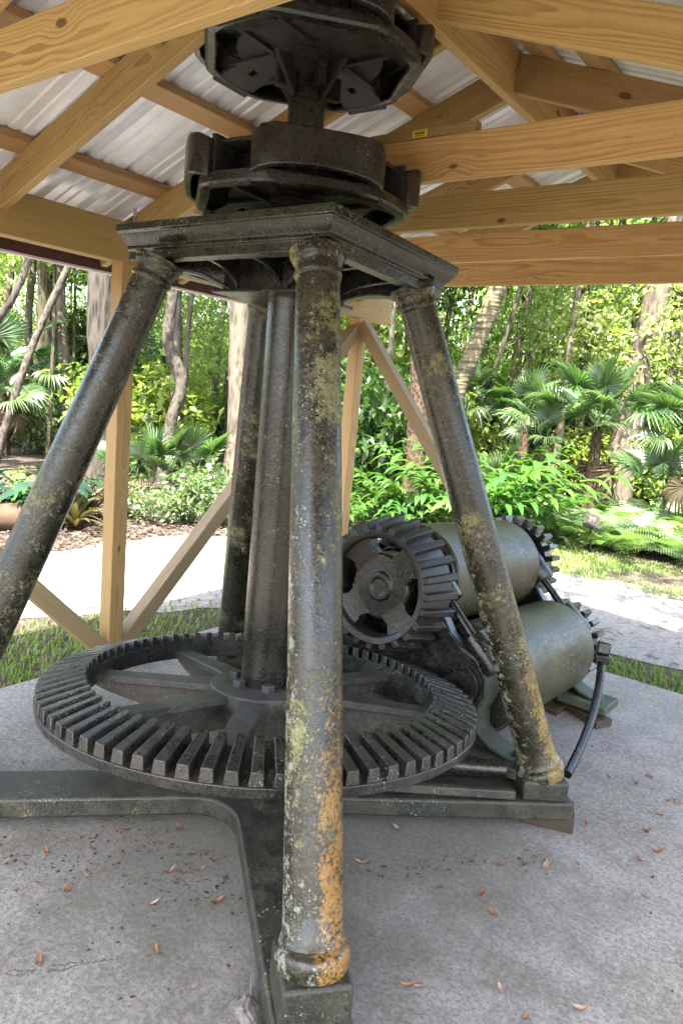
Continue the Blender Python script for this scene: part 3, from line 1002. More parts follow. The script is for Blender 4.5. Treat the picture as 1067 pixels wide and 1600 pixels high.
# hub and eight tee spokes
hub = MB()
hub.add(*ring_sec([(0.07, 0.052), (0.07, -0.12), (0.15, -0.12), (0.17, -0.05), (0.20, 0.030), (0.20, 0.045), (0.15, 0.052)], 48, gp))
for k in range(6):
    t = k * math.pi / 3 + 0.35
    hub.box(gp(0.115, t, 0.062), (0.035, 0.035, 0.03), GM)
for k in range(8):
    t = 2 * math.pi * k / 8 + R(YAW * 0 + 36 - 4)
    ct, st_ = math.cos(t), math.sin(t)
    def sp(r, s, h):
        return GC + GM @ Vector((r * ct - s * st_, r * st_ + s * ct, h))
    secs, web = [], []
    for r, w, hl in ((0.14, 0.062, -0.10), (0.24, 0.046, -0.10), (0.45, 0.040, -0.085), (0.60, 0.040, -0.05), (0.652, 0.044, -0.03)):
        hb = 0.042 - 0.022 * (r / 0.65)
        secs.append([sp(r, -w, hb), sp(r, w, hb), sp(r, w, hb - 0.028), sp(r, -w, hb - 0.028)])
        web.append([sp(r, -0.013, hb - 0.01), sp(r, 0.013, hb - 0.01), sp(r, 0.011, hl), sp(r, -0.011, hl)])
    hub.rings(secs); hub.rings(web)
hub.obj('hub_spokes', M['iron_spoke'], shaft, bevel=0.003)

# pole sockets (capstan heads)
def head(name, zc, ph, flip, hh):
    """octagonal ring, four bent side plates, four flat pole arms, hub"""
    RO = 0.372
    h = thing_child = None
    def rad(t):                       # rounded-octagon outline
        a = (t - ph + math.pi / 4) % (math.pi / 2) - math.pi / 4
        return RO * min(1.0, 0.915 / max(0.5, math.cos(abs(a)))) * (1 - 0.012 * (a / 0.78) ** 4)
    def P(t, r, z):
        return Vector((r * math.cos(t), r * math.sin(t), z))
    ring = MB()
    n = 96
    loops = []
    for j in range(n):
        t = 2 * math.pi * j / n
        ro = rad(t)
        loops.append([P(t, ro, zc + 0.034), P(t, ro, zc + 0.006), P(t, ro - 0.008, zc - 0.004), P(t, ro - 0.034, zc - 0.006), P(t, ro - 0.040, zc + 0.002), P(t, ro - 0.026, zc + 0.034)])
    ring.rings([list(l) for l in loops], cap=False, closed=True)
    hd = ring.obj(name, M['iron_dark'], shaft, bevel=0.003)
    # side plates
    for k in range(4):
        tc_ = ph + k * math.pi / 2
        pl = MB()
        half = R(32.5)
        prof = []
        N = 13
        for i in range(N):
            t = tc_ - half + 2 * half * i / (N - 1)
            e = abs(i - (N - 1) / 2) / ((N - 1) / 2)
            ztop = zc + hh - 0.022 * (max(0, e - 0.7) / 0.3) ** 2
            zlow = zc + 0.020 + 0.026 * (1 - e * e)
            ro = rad(t) + 0.034 * (1 - e ** 4) + 0.010
            prof.append([P(t, ro, zlow), P(t, ro, ztop), P(t, ro - 0.026, ztop), P(t, ro - 0.026, zlow)])
        pl.rings(prof)
        pl.obj('side_plate', M['iron_dark'], hd, bevel=0.006)
        # pole arm in the gap
        ta_ = tc_ + math.pi / 4
        u = Vector((math.cos(ta_), math.sin(ta_), 0)); w = Vector((-u.y, u.x, 0))
        ar = MB()
        # arm web sloping from the hub down to the rim, with a square bolt hole near its end
        def zl(r):
            return zc - 0.012 + 0.105 * (1 - r / 0.362)
        def quad(r, c0, c1):
            z0, z1 = zl(r), zl(r) + 0.034
            return [u * r + w * c0 + Vector((0, 0, z0)), u * r + w * c1 + Vector((0, 0, z0)), u * r + w * c1 + Vector((0, 0, z1)), u * r + w * c0 + Vector((0, 0, z1))]
        ar.rings([quad(0.05, -0.066, 0.066), quad(0.235, -0.076, 0.076)])
        ar.rings([quad(0.262, -0.077, 0.077), quad(0.360, -0.082, 0.082)])
        for c0, c1 in ((0.014, 0.0765), (-0.0765, -0.014)):
            ar.rings([quad(0.234, c0, c1), quad(0.263, c0, c1)])
        # socket cheeks
        for s in (-1, 1):
            q = []
            for r in (0.07, 0.350):
                c0, c1 = s * 0.070, s * 0.088
                q.append([u * r + w * c0 + Vector((0, 0, zc + 0.020)), u * r + w * c1 + Vector((0, 0, zc + 0.020)), u * r + w * c1 + Vector((0, 0, zc + hh - 0.004)), u * r + w * c0 + Vector((0, 0, zc + hh - 0.004))])
            ar.rings(q)
        ar.obj('pole_arm', M['iron_tar'], hd, bevel=0.002)
    hb = MB()
    drum = MB()
    drum.lathe([(0.03, 0.20), (0.03, 0.24), (hh - 0.012, 0.24), (hh - 0.012, 0.10)], (0, 0, zc), (0, 0, 1), 40)  # inner wall added so the gaps between the plates look dark
    drum.obj('added_dark_drum', M['iron_tar'], hd)
    cv = MB()
    cv.lathe([(hh - 0.030, 0.10), (hh - 0.030, 0.338), (hh - 0.018, 0.338), (hh - 0.018, 0.10)], (0, 0, zc), (0, 0, 1), 48)
    cv.obj('cover_plate', M['iron_dark'], hd)
    hb.lathe([(-0.035, 0.070), (-0.03, 0.082), (0.0, 0.088), (hh - 0.02, 0.088), (hh - 0.01, 0.075)], (0, 0, zc), (0, 0, 1), 32)
    for k in range(4):
        t = ph + k * math.pi / 2 + 0.3
        hb.box(Vector((0.09 * math.cos(t), 0.09 * math.sin(t), zc - 0.045)), (0.05, 0.03, 0.07), Matrix.Rotation(t, 3, 'Z'))
        q = []
        for th in (-0.010, 0.010):
            u = Vector((math.cos(t + .4), math.sin(t + .4), 0)); w = Vector((-u.y, u.x, 0))
            q.append([u * 0.06 + w * th + Vector((0, 0, zc + 0.0)), u * 0.16 + w * th + Vector((0, 0, zc + 0.0)), u * 0.065 + w * th + Vector((0, 0, zc - 0.11))])
        hb.rings(q)
    hb.obj('head_hub', M['iron_tar'], hd, bevel=0.004)


def mat_tar():
    b = NT('rough_tar')
    v = b.coords()
    n1 = b.noise(v, 55, 5, 0.7)
    n2 = b.noise(v, 9, 3, 0.6)
    col = b.mix(b.ramp(n1, 0.3, 0.7), (0.005, 0.005, 0.005), (0.013, 0.011, 0.010))
    col = b.mix(b.ramp(n2, 0.64, 0.74, 0.0, 0.6), col, (0.08, 0.036, 0.015))
    return b.finish(col, 0.22, b.bump(n1, 0.9, 0.02), 0, 0.6)


M['iron_tar'] = mat_tar()
PH = math.atan2(-C.y, -C.x) + R(9)
head('pole_socket', 2.185, PH, 1, 0.152)
head('pole_socket', 2.640, PH - R(3), -1, 0.120)

# ================================================================== ROLLER MILL
A_ = Vector((0.0107, 0.9975, -0.0698)).normalized()
U_ = A_.cross(Vector((0, 0, 1))).normalized()
V_ = U_.cross(A_)
P1 = Vector((-1.613, 3.80, 0.713))
TOPZ = 0.655
MO = P1 - V_ * TOPZ
mill = thing('roller_mill', 'low cane mill with three fat olive iron rollers and toothed wheels behind the stand', 'roller mill', MO)
mill.rotation_euler = Matrix((U_, A_, V_)).transposed().to_euler()
RL = 0.2475
LEN = 0.955
AX = {'top': (0.0, TOPZ), 'right': (0.367, TOPZ - 0.384), 'left': (-0.367, TOPZ - 0.384)}
for k, (x, z) in AX.items():
    b = MB()
    e = 0.008
    b.lathe([(0, RL - 0.05), (0, RL - e), (e, RL), (LEN - e, RL), (LEN, RL - e), (LEN, RL - 0.05)], (x, -LEN, z), (0, 1, 0), 72)
    ro = b.obj('roller', M['roller'], mill, smooth=40)
    # dark end flanges and journal
    b = MB()
    b.lathe([(-0.018, 0.05), (-0.018, RL - 0.022), (0.0, RL - 0.016)], (x, -LEN, z), (0, 1, 0), 48)
    b.lathe([(0.0, RL - 0.016), (0.018, RL - 0.022), (0.018, 0.05)], (x, 0, z), (0, 1, 0), 48)
    b.lathe([(0, 0.055), (LEN + 0.36, 0.055)], (x, -LEN - 0.16, z), (0, 1, 0), 24)
    b.obj('journal', M['iron_dark'], ro)

def spur(x, z, y0, y1, rr, rt, n, name, ph=0.0):
    b = MB()
    lo = []
    for j in range(n * 4):
        pass
    b.lathe([(0, 0.07), (0, rr - 0.05), (0.015, rr - 0.045), (0.015, rr), (y1 - y0 - 0.015, rr), (y1 - y0 - 0.015, rr - 0.045), (y1 - y0, rr - 0.05), (y1 - y0, 0.07)], (x, y0, z), (0, 1, 0), 72)
    for k in range(n):
        t = 2 * math.pi * k / n + ph
        w = math.pi * rr / n * 0.98
        secs = []
        for y in (y0, y1):
            s = []
            for r, a in ((rr - 0.01, -w / 2 * 1.15), (rt - 0.006, -w / 2 * 0.92), (rt, -w / 2 * 0.8), (rt, w / 2 * 0.8), (rt - 0.006, w / 2 * 0.92), (rr - 0.01, w / 2 * 1.15)):
                tt = t + a / r
                s.append(Vector((x + r * math.cos(tt), y, z + r * math.sin(tt))))
            secs.append(s)
        b.rings(secs)
    return b.obj(name, M['iron_dark'], mill, bevel=0.002)
spur(*AX['top'], 0.135, 0.255, 0.225, 0.272, 24, 'spur_wheel')
spur(*AX['right'], 0.135, 0.255, 0.190, 0.232, 20, 'spur_wheel', 0.1)
spur(*AX['left'], 0.135, 0.255, 0.190, 0.232, 20, 'spur_wheel', 0.05)

# end frames
def frame(y0, y1):
    half = [(0.66, 0.0), (0.66, 0.035), (0.56, 0.060), (0.485, 0.11), (0.470, 0.19), (0.50, 0.27), (0.490, 0.34), (0.44, 0.40), (0.36, 0.43),
            (0.29, 0.48), (0.22, 0.58), (0.17, 0.66), (0.15, 0.74), (0.09, 0.785), (0.0, 0.795)]
    inner = [(-0.30, 0.0), (-0.26, 0.035), (-0.12, 0.09), (0.12, 0.09), (0.26, 0.035), (0.30, 0.0)]
    poly = half + [(-a, c) for a, c in reversed(half[:-1])] + inner
    b = MB()
    b.prism(poly, y0, y1, lambda a, c, h: Vector((a, h, c)))
    fr = b.obj('end_frame', M['iron_dark'], mill, bevel=0.006)
    # flange along the outer curve
    b = MB()
    for s in (-1, 1):
        cur = [(a * s, c) for a, c in half[1:9]]
        secs = []
        for i, (a, c) in enumerate(cur):
            p = Vector((a, 0, c)); q = Vector((cur[min(i + 1, len(cur) - 1)][0] - cur[max(i - 1, 0)][0], 0, cur[min(i + 1, len(cur) - 1)][1] - cur[max(i - 1, 0)][1])).normalized()
            nr = Vector((q.z, 0, -q.x)) * s
            secs.append([Vector((p.x, y0 - 0.035, p.z)), Vector((p.x, y1 + 0.035, p.z)), Vector((p.x, y1 + 0.035, p.z)) + nr * 0.016, Vector((p.x, y0 - 0.035, p.z)) + nr * 0.016])
        b.rings(secs)
        b.obj('flange', M['bed_iron'], fr, bevel=0.003)
        b = MB()
    for s in (-1, 1):
        b = MB()
        b.box((0.60 * s, (y0 + y1) / 2, 0.020), (0.26, 0.24, 0.045))
        b.cyl((0.66 * s, (y0 + y1) / 2, 0.03), (0.66 * s, (y0 + y1) / 2, 0.075), 0.022, n=6)
        b.obj('foot', M['bed_iron'], fr, bevel=0.008)
    # bearing blocks
    for k, (x, z) in AX.items():
        b = MB()
        b.lathe([(-0.02, 0.075), (-0.02, 0.098), (y1 - y0 + 0.02, 0.098), (y1 - y0 + 0.02, 0.075)], (x, y0, z), (0, 1, 0), 28)
        b.obj('bearing', M['iron'], fr, bevel=0.004)
    # slanting tie bolts: fat sleeve, thin rod, fat sleeve
    for s in (-1, 1):
        d = Vector((0.73 * s, 0, -0.68)).normalized()
        p = Vector((0.115 * s, (y0 + y1) / 2 - 0.01, TOPZ + 0.085))
        b = MB()
        b.lathe([(0.0, 0.020), (0.0, 0.068), (0.05, 0.070), (0.190, 0.064), (0.198, 0.058), (0.198, 0.018)], p, d, 24)
        b.lathe([(0.182, 0.020), (0.40, 0.020)], p, d, 14)
        b.lathe([(0.37, 0.018), (0.37, 0.052), (0.53, 0.062), (0.55, 0.054), (0.55, 0.01)], p, d, 24)
        b.obj('tie_bolt', M['iron'], fr, bevel=0.002)
frame(-LEN - 0.105, -LEN - 0.045)
frame(0.045, 0.105)
# bed plate between the frames
for s in (-1, 1):
    b = MB()
    b.box((0.43 * s, -LEN / 2, 0.055), (0.05, LEN + 0.1, 0.09))
    b.obj('bed_rail', M['iron_dark'], mill, bevel=0.006)

# crown pinion facing the shaft
PY = -LEN - 0.125
pn = MB()
YF, YB = PY - 0.195, PY - 0.02
def pf(r, t, h):
    return Vector((r * math.cos(t), h, TOPZ - 0.02 + r * math.sin(t)))
def psec(sec, n=120):
    return ring_sec(sec, n, pf)
pn.add(*psec([(0.218, YF + 0.012), (0.246, YF), (0.286, YB - 0.01), (0.280, YB + 0.012), (0.242, YB + 0.012), (0.208, YF + 0.06)]))
NP = 24
for k in range(NP):
    t = 2 * math.pi * k / NP + 0.06
    secs = []
    for r, y, hh in ((0.243, YF + 0.004, 0.030), (0.280, YB + 0.012, 0.036)):
        w0 = math.pi * r / NP * 1.2
        w1 = math.pi * r / NP * 0.82
        secs.append([pf(r - 0.012, t - w0 / r * 0.5 * 1.1, y), pf(r + hh, t - w1 / (r + hh) * 0.5, y), pf(r + hh, t + w1 / (r + hh) * 0.5, y), pf(r - 0.012, t + w0 / r * 0.5 * 1.1, y)])
    pn.rings(secs)
pin = pn.obj('crown_pinion', M['iron_pinion'], mill, bevel=0.004)
b = MB()
b.lathe([(0.14, 0.055), (0.14, 0.150), (0.046, 0.146), (0.036, 0.138), (0.033, 0.066), (0.024, 0.060), (0.024, 0.040), (0.030, 0.036), (0.030, 0.0001)], (0, YF + 0.018, TOPZ - 0.02), (0, 1, 0), 48)
for k in range(4):
    t = 2 * math.pi * k / 4 + 0.75
    q = []
    for r, w, y0, y1 in ((0.09, 0.075, YF + 0.055, YF + 0.12), (0.160, 0.060, YF + 0.05, YF + 0.11), (0.226, 0.090, YF + 0.035, YF + 0.10)):
        u = Vector((math.cos(t), 0, math.sin(t))); w_ = Vector((-u.z, 0, u.x))
        o = Vector((0, 0, TOPZ - 0.02))
        q.append([o + u * r - w_ * w + Vector((0, y0, 0)), o + u * r + w_ * w + Vector((0, y0, 0)), o + u * r + w_ * w + Vector((0, y1, 0)), o + u * r - w_ * w + Vector((0, y1, 0))])
    b.rings(q)
b.obj('pinion_hub', M['iron_dark'], pin, bevel=0.006)

# bent hook rod with square nut at the side of the near roller
rod = thing('hook_rod', 'thin bent black iron rod with a square nut by the lower roller', 'iron rod', (-0.785, 2.83, 0.13))
pts = []
p0, p1, p2 = Vector((0, 0, 0)), Vector((-0.035, 0.52, 0.085)), Vector((-0.125, 0.74, 0.275))
for k in range(15):
    t = k / 14
    pts.append(p0 * (1 - t) ** 2 + p1 * 2 * t * (1 - t) + p2 * t * t)
b = MB(); b.tube(pts, 0.0195, 14)
b.obj('rod', M['iron_dark'], rod)
b = MB()
m3 = Matrix.Rotation(R(20), 3, 'Z')
b.box(p2 + Vector((0, 0.005, 0.005)), (0.075, 0.075, 0.045), m3)
b.box(p2 + Vector((0, 0.008, 0.055)), (0.062, 0.062, 0.06), Matrix.Rotation(R(-12), 3, 'X') @ m3)
b.obj('nut', M['iron_dark'], rod, bevel=0.008)
b = MB()
b.box((0, 0, 0), (0.20, 0.20, 0.05), Matrix.Rotation(R(37), 3, 'Z'))
# loose things under and around
def wood_block(label, loc, size, rz, group=None):
    o = board('wood_block', (-size[0] / 2, 0, 0), (size[0] / 2, 0, 0), size[1], size[2], M['wood_block'], None, ch=0.006)
    o.location = loc
    o.rotation_euler = (0, 0, rz)
    return tag(o, label, 'wood block', 'wood blocks propping the iron')
wood_block('reddish split wood block wedged under the right foot of the stand', (-0.79, 2.665, 0.034), (0.19, 0.14, 0.068), R(20))
wood_block('brown wood block under the far foot of the roller mill', (-1.03, 3.78, 0.022), (0.34, 0.11, 0.044), R(-28))
wood_block('longer wood sleeper lying under the rear end of the lower roller', (-1.28, 3.72, 0.016), (0.34, 0.12, 0.032), R(-4))
b = MB(); b.lathe([(0, 0.02), (0, 0.034), (0.29, 0.034), (0.29, 0.02)], (0, 0, 0), (0.85, 0.52, 0.05), 20)
pipe = b.obj('iron_pipe', M['iron_dark'], None); pipe.location = (-1.19, 2.40, 0.185)
tag(pipe, 'short black pipe lying across the stand arm under the toothed wheel', 'pipe')

def rock(name, loc, size, seed, mat, label):
    import bmesh
    rnd = random.Random(seed)
    me = bpy.data.meshes.new(name)
    bm = bmesh.new()
    for k in range(22):
        v = Vector((rnd.gauss(0, 1), rnd.gauss(0, 1), rnd.gauss(0, 1))).normalized()
        v = Vector((v.x * size[0], v.y * size[1], max(v.z, -0.5) * size[2])) * rnd.uniform(0.8, 1.1)
        bm.verts.new(v)
    res = bmesh.ops.convex_hull(bm, input=bm.verts)
    bmesh.ops.delete(bm, geom=[e for e in res['geom_interior'] if isinstance(e, bmesh.types.BMVert)], context='VERTS')
    bmesh.ops.bevel(bm, geom=list(bm.edges), offset=0.006, segments=2, affect='EDGES')
    bm.to_mesh(me); bm.free()
    me.materials.append(mat)
    o = mesh_obj(name, me, None, loc)
    return tag(o, label, 'stone')
rock('stone', (-1.03, 1.20, 0.032), (0.055, 0.045, 0.052), 5, M['stone'], 'pale broken stone wedged beside the foot of the front column')

# ------------------------------------------------------------------ numbered sign
sg = thing('trail_sign', 'small brown post sign reading 39 among the ferns', 'sign', (-2.62, 8.85, GZ), rot=(0, 0, R(15)))
b = MB(); b.box((0, 0, 0.14), (0.045, 0.035, 0.30)); b.obj('sign_post', M['sign_board'], sg, bevel=0.003)
b = MB(); b.box((0, -0.03, 0.36), (0.185, 0.018, 0.155), Matrix.Rotation(R(-14), 3, 'X')); bd = b.obj('sign_panel', M['sign_edge'], sg, bevel=0.004)
b = MB(); b.box((0, -0.041, 0.362), (0.165, 0.006, 0.135), Matrix.Rotation(R(-14), 3, 'X')); b.obj('sign_face', M['sign_board'], sg)
def text_obj(name, body, size, parent, loc, rot, mat, ext=0.001):
    cu = bpy.data.curves.new(name, 'FONT')
    cu.body = body; cu.size = size; cu.align_x = 'CENTER'; cu.align_y = 'CENTER'; cu.extrude = ext
    o = bpy.data.objects.new(name, cu)
    COL.objects.link(o)
    dg = bpy.context.evaluated_depsgraph_get()
    me = bpy.data.meshes.new_from_object(o.evaluated_get(dg))
    bpy.data.objects.remove(o)
    me.materials.clear(); me.materials.append(mat)
    return mesh_obj(name, me, parent, loc, rot)
text_obj('number', '39', 0.090, sg, (0, -0.0475, 0.385), (R(76), 0, 0), M['sign_ink'])
b = MB()
for i, (x0, w) in enumerate(((-0.055, 0.012), (-0.041, 0.010), (-0.028, 0.011), (-0.008, 0.012), (0.006, 0.009), (0.018, 0.012), (0.032, 0.010), (0.044, 0.011))):
    b.box((x0 + w / 2, -0.0350, 0.318), (w * 0.8, 0.002, 0.014))
b.obj('caption', M['sign_ink'], sg, smooth=0)

# ------------------------------------------------------------------ dry leaves on the slab
def leaf_mesh(name, curl, wid, seed):
    rnd = random.Random(seed)
    n = 6
    vs, fs = [], []
    for i in range(n + 1):
        t = i / n
        w = wid * math.sin(math.pi * min(1, t * 0.96 + 0.02)) ** 0.8
        z = curl * (t - 0.5) ** 2 * 1.6 + 0.02 * math.sin(t * 7 + seed)
        e = curl * 0.5 * (0.7 + 0.6 * rnd.random())
        vs += [(t - 0.5, -w, z + e * w * 3), (t - 0.5, 0, z), (t - 0.5, w, z + e * w * 2.4)]
    for i in range(n):
        a = i * 3
        fs += [(a, a + 1, a + 4, a + 3), (a + 1, a + 2, a + 5, a + 4)]
    return fast_mesh(name, vs, fs, M['fallen'])
leafm = [leaf_mesh('fallen_leaf', c, w, i) for i, (c, w) in enumerate(((0.5, 0.16), (0.9, 0.14), (0.2, 0.19), (1.3, 0.13)))]
LEAVES = [(-1.882, 1.342), (-1.777, 1.246), (-1.768, 1.177), (-1.818, 1.293), (-1.892, 1.481), (-1.697, 1.525), (-1.748, 1.52), (-1.542, 1.576), (-1.54, 1.52), (-1.6, 1.441), (-1.606, 1.594), (-1.756, 1.604), (-1.395, 1.454), (-1.367, 1.195), (-1.205, 1.186), (-2.004, 1.115), (-1.99, 1.182), (-1.97, 1.229), (-1.859, 1.135), (-1.868, 1.071), (-1.574, 0.966), (-2.498, 1.385), (-2.392, 1.493), (-2.306, 1.587), (-2.447, 1.592), (-2.526, 1.467), (-1.986, 1.474), (-1.523, 1.307), (-1.186, 2.178), (-1.167, 1.917), (-0.91, 2.001), (-0.787, 2.062), (-0.801, 2.267), (-0.743, 2.313), (-0.683, 2.371), (-0.659, 2.734), (-0.436, 2.652), (-0.394, 2.749), (-0.362, 2.453), (-0.459, 2.854), (-0.451, 3.03), (-0.703, 3.186), (-0.565, 3.342), (-0.593, 3.214), (-0.747, 1.6), (-0.775, 1.578), (-0.578, 1.753), (-0.38, 1.828), (-0.483, 1.706), (-0.941, 1.676), (-0.721, 2.015), (-0.45, 3.168), (-0.415, 3.196)]
rl = random.Random(11)
LLAB = {13: 'lone orange dry leaf on bare concrete left of the front column', 14: 'small round brown leaf nearest the stone at the front foot',
        30: 'orange dry leaf on the concrete right of the front column, left of its darker twin', 31: 'bright orange dry leaf midway between front column and right foot of the stand',
        47: 'orange dry leaf standing on edge at the bottom of the picture', 48: 'pale tan leaf cut by the bottom edge of the picture', 44: 'long orange dry leaf low on the slab right of the front foot'}
for i, (x, y) in enumerate(LEAVES):
    o = bpy.data.objects.new('fallen_leaf', leafm[i % 4])
    COL.objects.link(o)
    s = rl.uniform(0.022, 0.046) if i < 28 else rl.uniform(0.032, 0.056)
    o.scale = (s, s, s)
    o.location = (x, y, 0.006)
    o.rotation_euler = (rl.uniform(-0.25, 0.25), rl.uniform(-0.15, 0.15), rl.uniform(0, 6.28))
    tag(o, LLAB.get(i, 'small dry brown oak leaf fallen on the concrete slab left of the front column' if i < 28 else 'dry orange brown leaf fallen on the concrete slab right of the front column'), 'leaf',
        'dry leaves on the slab left of the front column' if i < 28 else 'dry leaves on the slab right of the front column')
# crumbs and twigs
rc = np.random.default_rng(4)
vs, fs = [], []
def crumb(x, y, s):
    k = len(vs)
    for a in range(4):
        t = a * 1.57 + rc.random()
        vs.append((x + s * math.cos(t) * (0.6 + rc.random()), y + s * math.sin(t) * (0.6 + rc.random()), 0.0015))
    vs.append((x, y, 0.0015 + s * 0.9))
    for a in range(4):
        fs.append((k + a, k + (a + 1) % 4, k + 4))
for i in range(260):
    if rc.random() < 0.62:
        x, y = rc.normal(-1.75, 0.26), rc.normal(1.28, 0.20)
    else:
        x, y = rc.uniform(-2.8, 0.0), rc.uniform(0.8, 3.6)
    crumb(x, y, 0.0016 + 0.0055 * rc.random() ** 2.5)
db = mesh_obj('crumbs', fast_mesh('crumbs', vs, fs, M['debris'], False))
tag(db, 'dark crumbs of bark and leaf scattered over the concrete', 'debris', None, 'stuff')

# ================================================================== VEGETATION
def leaf_cloud(name, mat, n, blobs, size, seed, ratio=0.5, droop=0.3, clump=9, spread=0.16):
    """n leaves in sprays spread through the given ellipsoids (centre, radii); gaps are left between sprays."""
    g = np.random.default_rng(seed)
    nb = len(blobs)
    vol = np.array([r[0] * r[1] * r[2] for c, r in blobs]); vol = vol / vol.sum()
    ns = max(1, n // clump)
    which = g.choice(nb, ns, p=vol)
    d = g.normal(size=(ns, 3)); d /= np.linalg.norm(d, axis=1)[:, None]
    rad = g.random(ns) ** 0.45
    cc = np.array([c for c, r in blobs])[which] + d * rad[:, None] * np.array([r for c, r in blobs])[which]
    sd = g.normal(size=(ns, 3)); sd[:, 2] *= 0.35; sd /= np.linalg.norm(sd, axis=1)[:, None]
    pos = np.repeat(cc, clump, 0)
    sdr = np.repeat(sd, clump, 0)
    k = len(pos)
    along = g.uniform(-1, 1, k)
    pos = pos + sdr * (along * spread)[:, None] + g.normal(size=(k, 3)) * 0.03
    ax = sdr * 0.5 + g.normal(size=(k, 3)) * 0.6; ax[:, 2] -= droop
    ax /= np.linalg.norm(ax, axis=1)[:, None]
    up = np.tile(np.array([0, 0, 1.0]), (k, 1)) + g.normal(size=(k, 3)) * 0.45
    side = np.cross(ax, up); side /= np.linalg.norm(side, axis=1)[:, None]
    nrm = np.cross(side, ax)
    L = (size * g.uniform(0.6, 1.3, k))[:, None]
    W = L * ratio * 0.5
    v = np.stack([pos, pos + ax * L * 0.45 + side * W + nrm * W * 0.25, pos + ax * L - nrm * L * 0.12, pos + ax * L * 0.45 - side * W + nrm * W * 0.25], 1).reshape(-1, 3)
    b0 = np.arange(k)[:, None] * 4
    f = np.concatenate([b0 + np.array([[0, 1, 2]]), b0 + np.array([[0, 2, 3]])], 0)
    return fast_mesh(name, v, f, mat, True)


def trunk_mesh(pts, rad, mat, name='trunk', n=14, rough=0.06, seed=0, limbs=()):
    rnd = random.Random(seed)
    b = MB()
    def sm(pts, rad, steps=4):
        P = [Vector(p) for p in pts]
        out, ro = [], []
        for i in range(len(P) - 1):
            a = P[max(i - 1, 0)]; p = P[i]; q = P[i + 1]; e = P[min(i + 2, len(P) - 1)]
            for s in range(steps):
                t = s / steps
                out.append(0.5 * ((2 * p) + (q - a) * t + (2 * a - 5 * p + 4 * q - e) * t * t + (3 * p - a - 3 * q + e) * t ** 3))
                ro.append(rad[i] + (rad[i + 1] - rad[i]) * t)
        out.append(P[-1]); ro.append(rad[-1])
        return out, ro
    for P, r in [(pts, rad)] + list(limbs):
        p_, r_ = sm(P, r)
        r_ = [x * rnd.uniform(1 - rough, 1 + rough) for x in r_]
        b.tube(p_, r_, n if P is pts else 8)
    return b, mat


def tree(name, label, base, pts, rad, bark, crown=None, group=None, cat='tree', limbs=(), seed=0, part='trunk'):
    t = thing(name, label, cat, base, group=group)
    b, m = trunk_mesh(pts, rad, bark, seed=seed, limbs=limbs)
    b.obj(part, m, t, smooth=60)
    for cm, loc, rz, s in crown or ():
        mesh_obj('crown', cm, t, loc, (0, 0, rz), s if hasattr(s, '__len__') else (s, s, s))
    return t


CROWN = [leaf_cloud('crown_mid', M['leaf_mid'], 5200, [((0, 0, 0), (1.5, 1.5, 1.0)), ((1.1, 0.3, 0.5), (0.9, 0.9, 0.7)), ((-0.9, 0.6, -0.5), (0.9, 0.8, 0.6))], 0.125, 1),
         leaf_cloud('crown_pale', M['leaf_pale'], 4800, [((0, 0, 0.2), (1.4, 1.4, 1.2)), ((-1.0, -0.4, -0.6), (0.8, 0.8, 0.6))], 0.110, 2),
         leaf_cloud('crown_dark', M['leaf_dark'], 4600, [((0, 0, 0), (1.3, 1.3, 1.1)), ((0.8, -0.6, -0.8), (0.8, 0.9, 0.6))], 0.115, 3),
         leaf_cloud('crown_sparse', M['leaf_mid'], 2600, [((0, 0, 0), (1.7, 1.7, 1.3))], 0.14, 4),
         leaf_cloud('crown_fine', M['leaf_pale'], 6000, [((0, 0, 0), (1.6, 1.6, 1.5))], 0.075, 5)]
UNDER = [leaf_cloud('foliage_mid', M['leaf_mid'], 3000, [((0, 0, 0.55), (0.75, 0.75, 0.55))], 0.10, 6),
         leaf_cloud('foliage_pale', M['leaf_bush'], 3600, [((0, 0, 0.42), (0.8, 0.8, 0.42))], 0.075, 7, ratio=0.55),
         leaf_cloud('foliage_dark', M['leaf_dark'], 3000, [((0, 0, 0.6), (0.7, 0.7, 0.6))], 0.11, 8)]

def where(x, y):
    a = math.degrees(math.atan2(x, y)) + 36
    d = math.hypot(x, y)
    side = 'far left' if a < -16 else 'left' if a < -6 else 'middle' if a < 6 else 'right' if a < 16 else 'far right'
    row = 'front row' if d < 12.5 else 'second row' if d < 16 else 'deep row' if d < 23 else 'farthest row'
    return '%s of the woods, %s' % (side, row)


# --- trees one can tell apart
def T(*a, **k):
    return tree(*a, **k)
T('oak_tree', 'thick furrowed oak trunk rising behind the left wooden post', (-9.02, 6.30, GZ),
  [(0, 0, -0.1), (0.03, 0, 0.5), (0.04, 0.0, 1.6), (0.0, -0.03, 2.8), (0.05, 0.1, 5.0), (0.4, 0.3, 8.0)], [0.30, 0.22, 0.19, 0.185, 0.17, 0.10], M['bark_oak'],
  [(CROWN[3], (0.4, 0.3, 7.8), 0.7, 1.0)], seed=1,
  limbs=[([(0.02, 0.05, 1.9), (0.30, 0.30, 2.6), (0.7, 0.7, 4.0), (1.0, 1.0, 6.2)], [0.09, 0.085, 0.07, 0.04])])
T('oak_tree', 'dark ivy clad trunk at the far left of the woods', (-14.6, 8.72, GZ),
  [(0, 0, -0.1), (0, 0, 1.0), (0.05, 0.05, 3.0), (0.1, 0.0, 6.0), (0.3, 0.2, 9.0)], [0.22, 0.19, 0.17, 0.15, 0.10], M['bark_dark'],
  [(CROWN[3], (0.2, 0.0, 8.6), 0.7, 1.0)], seed=2)
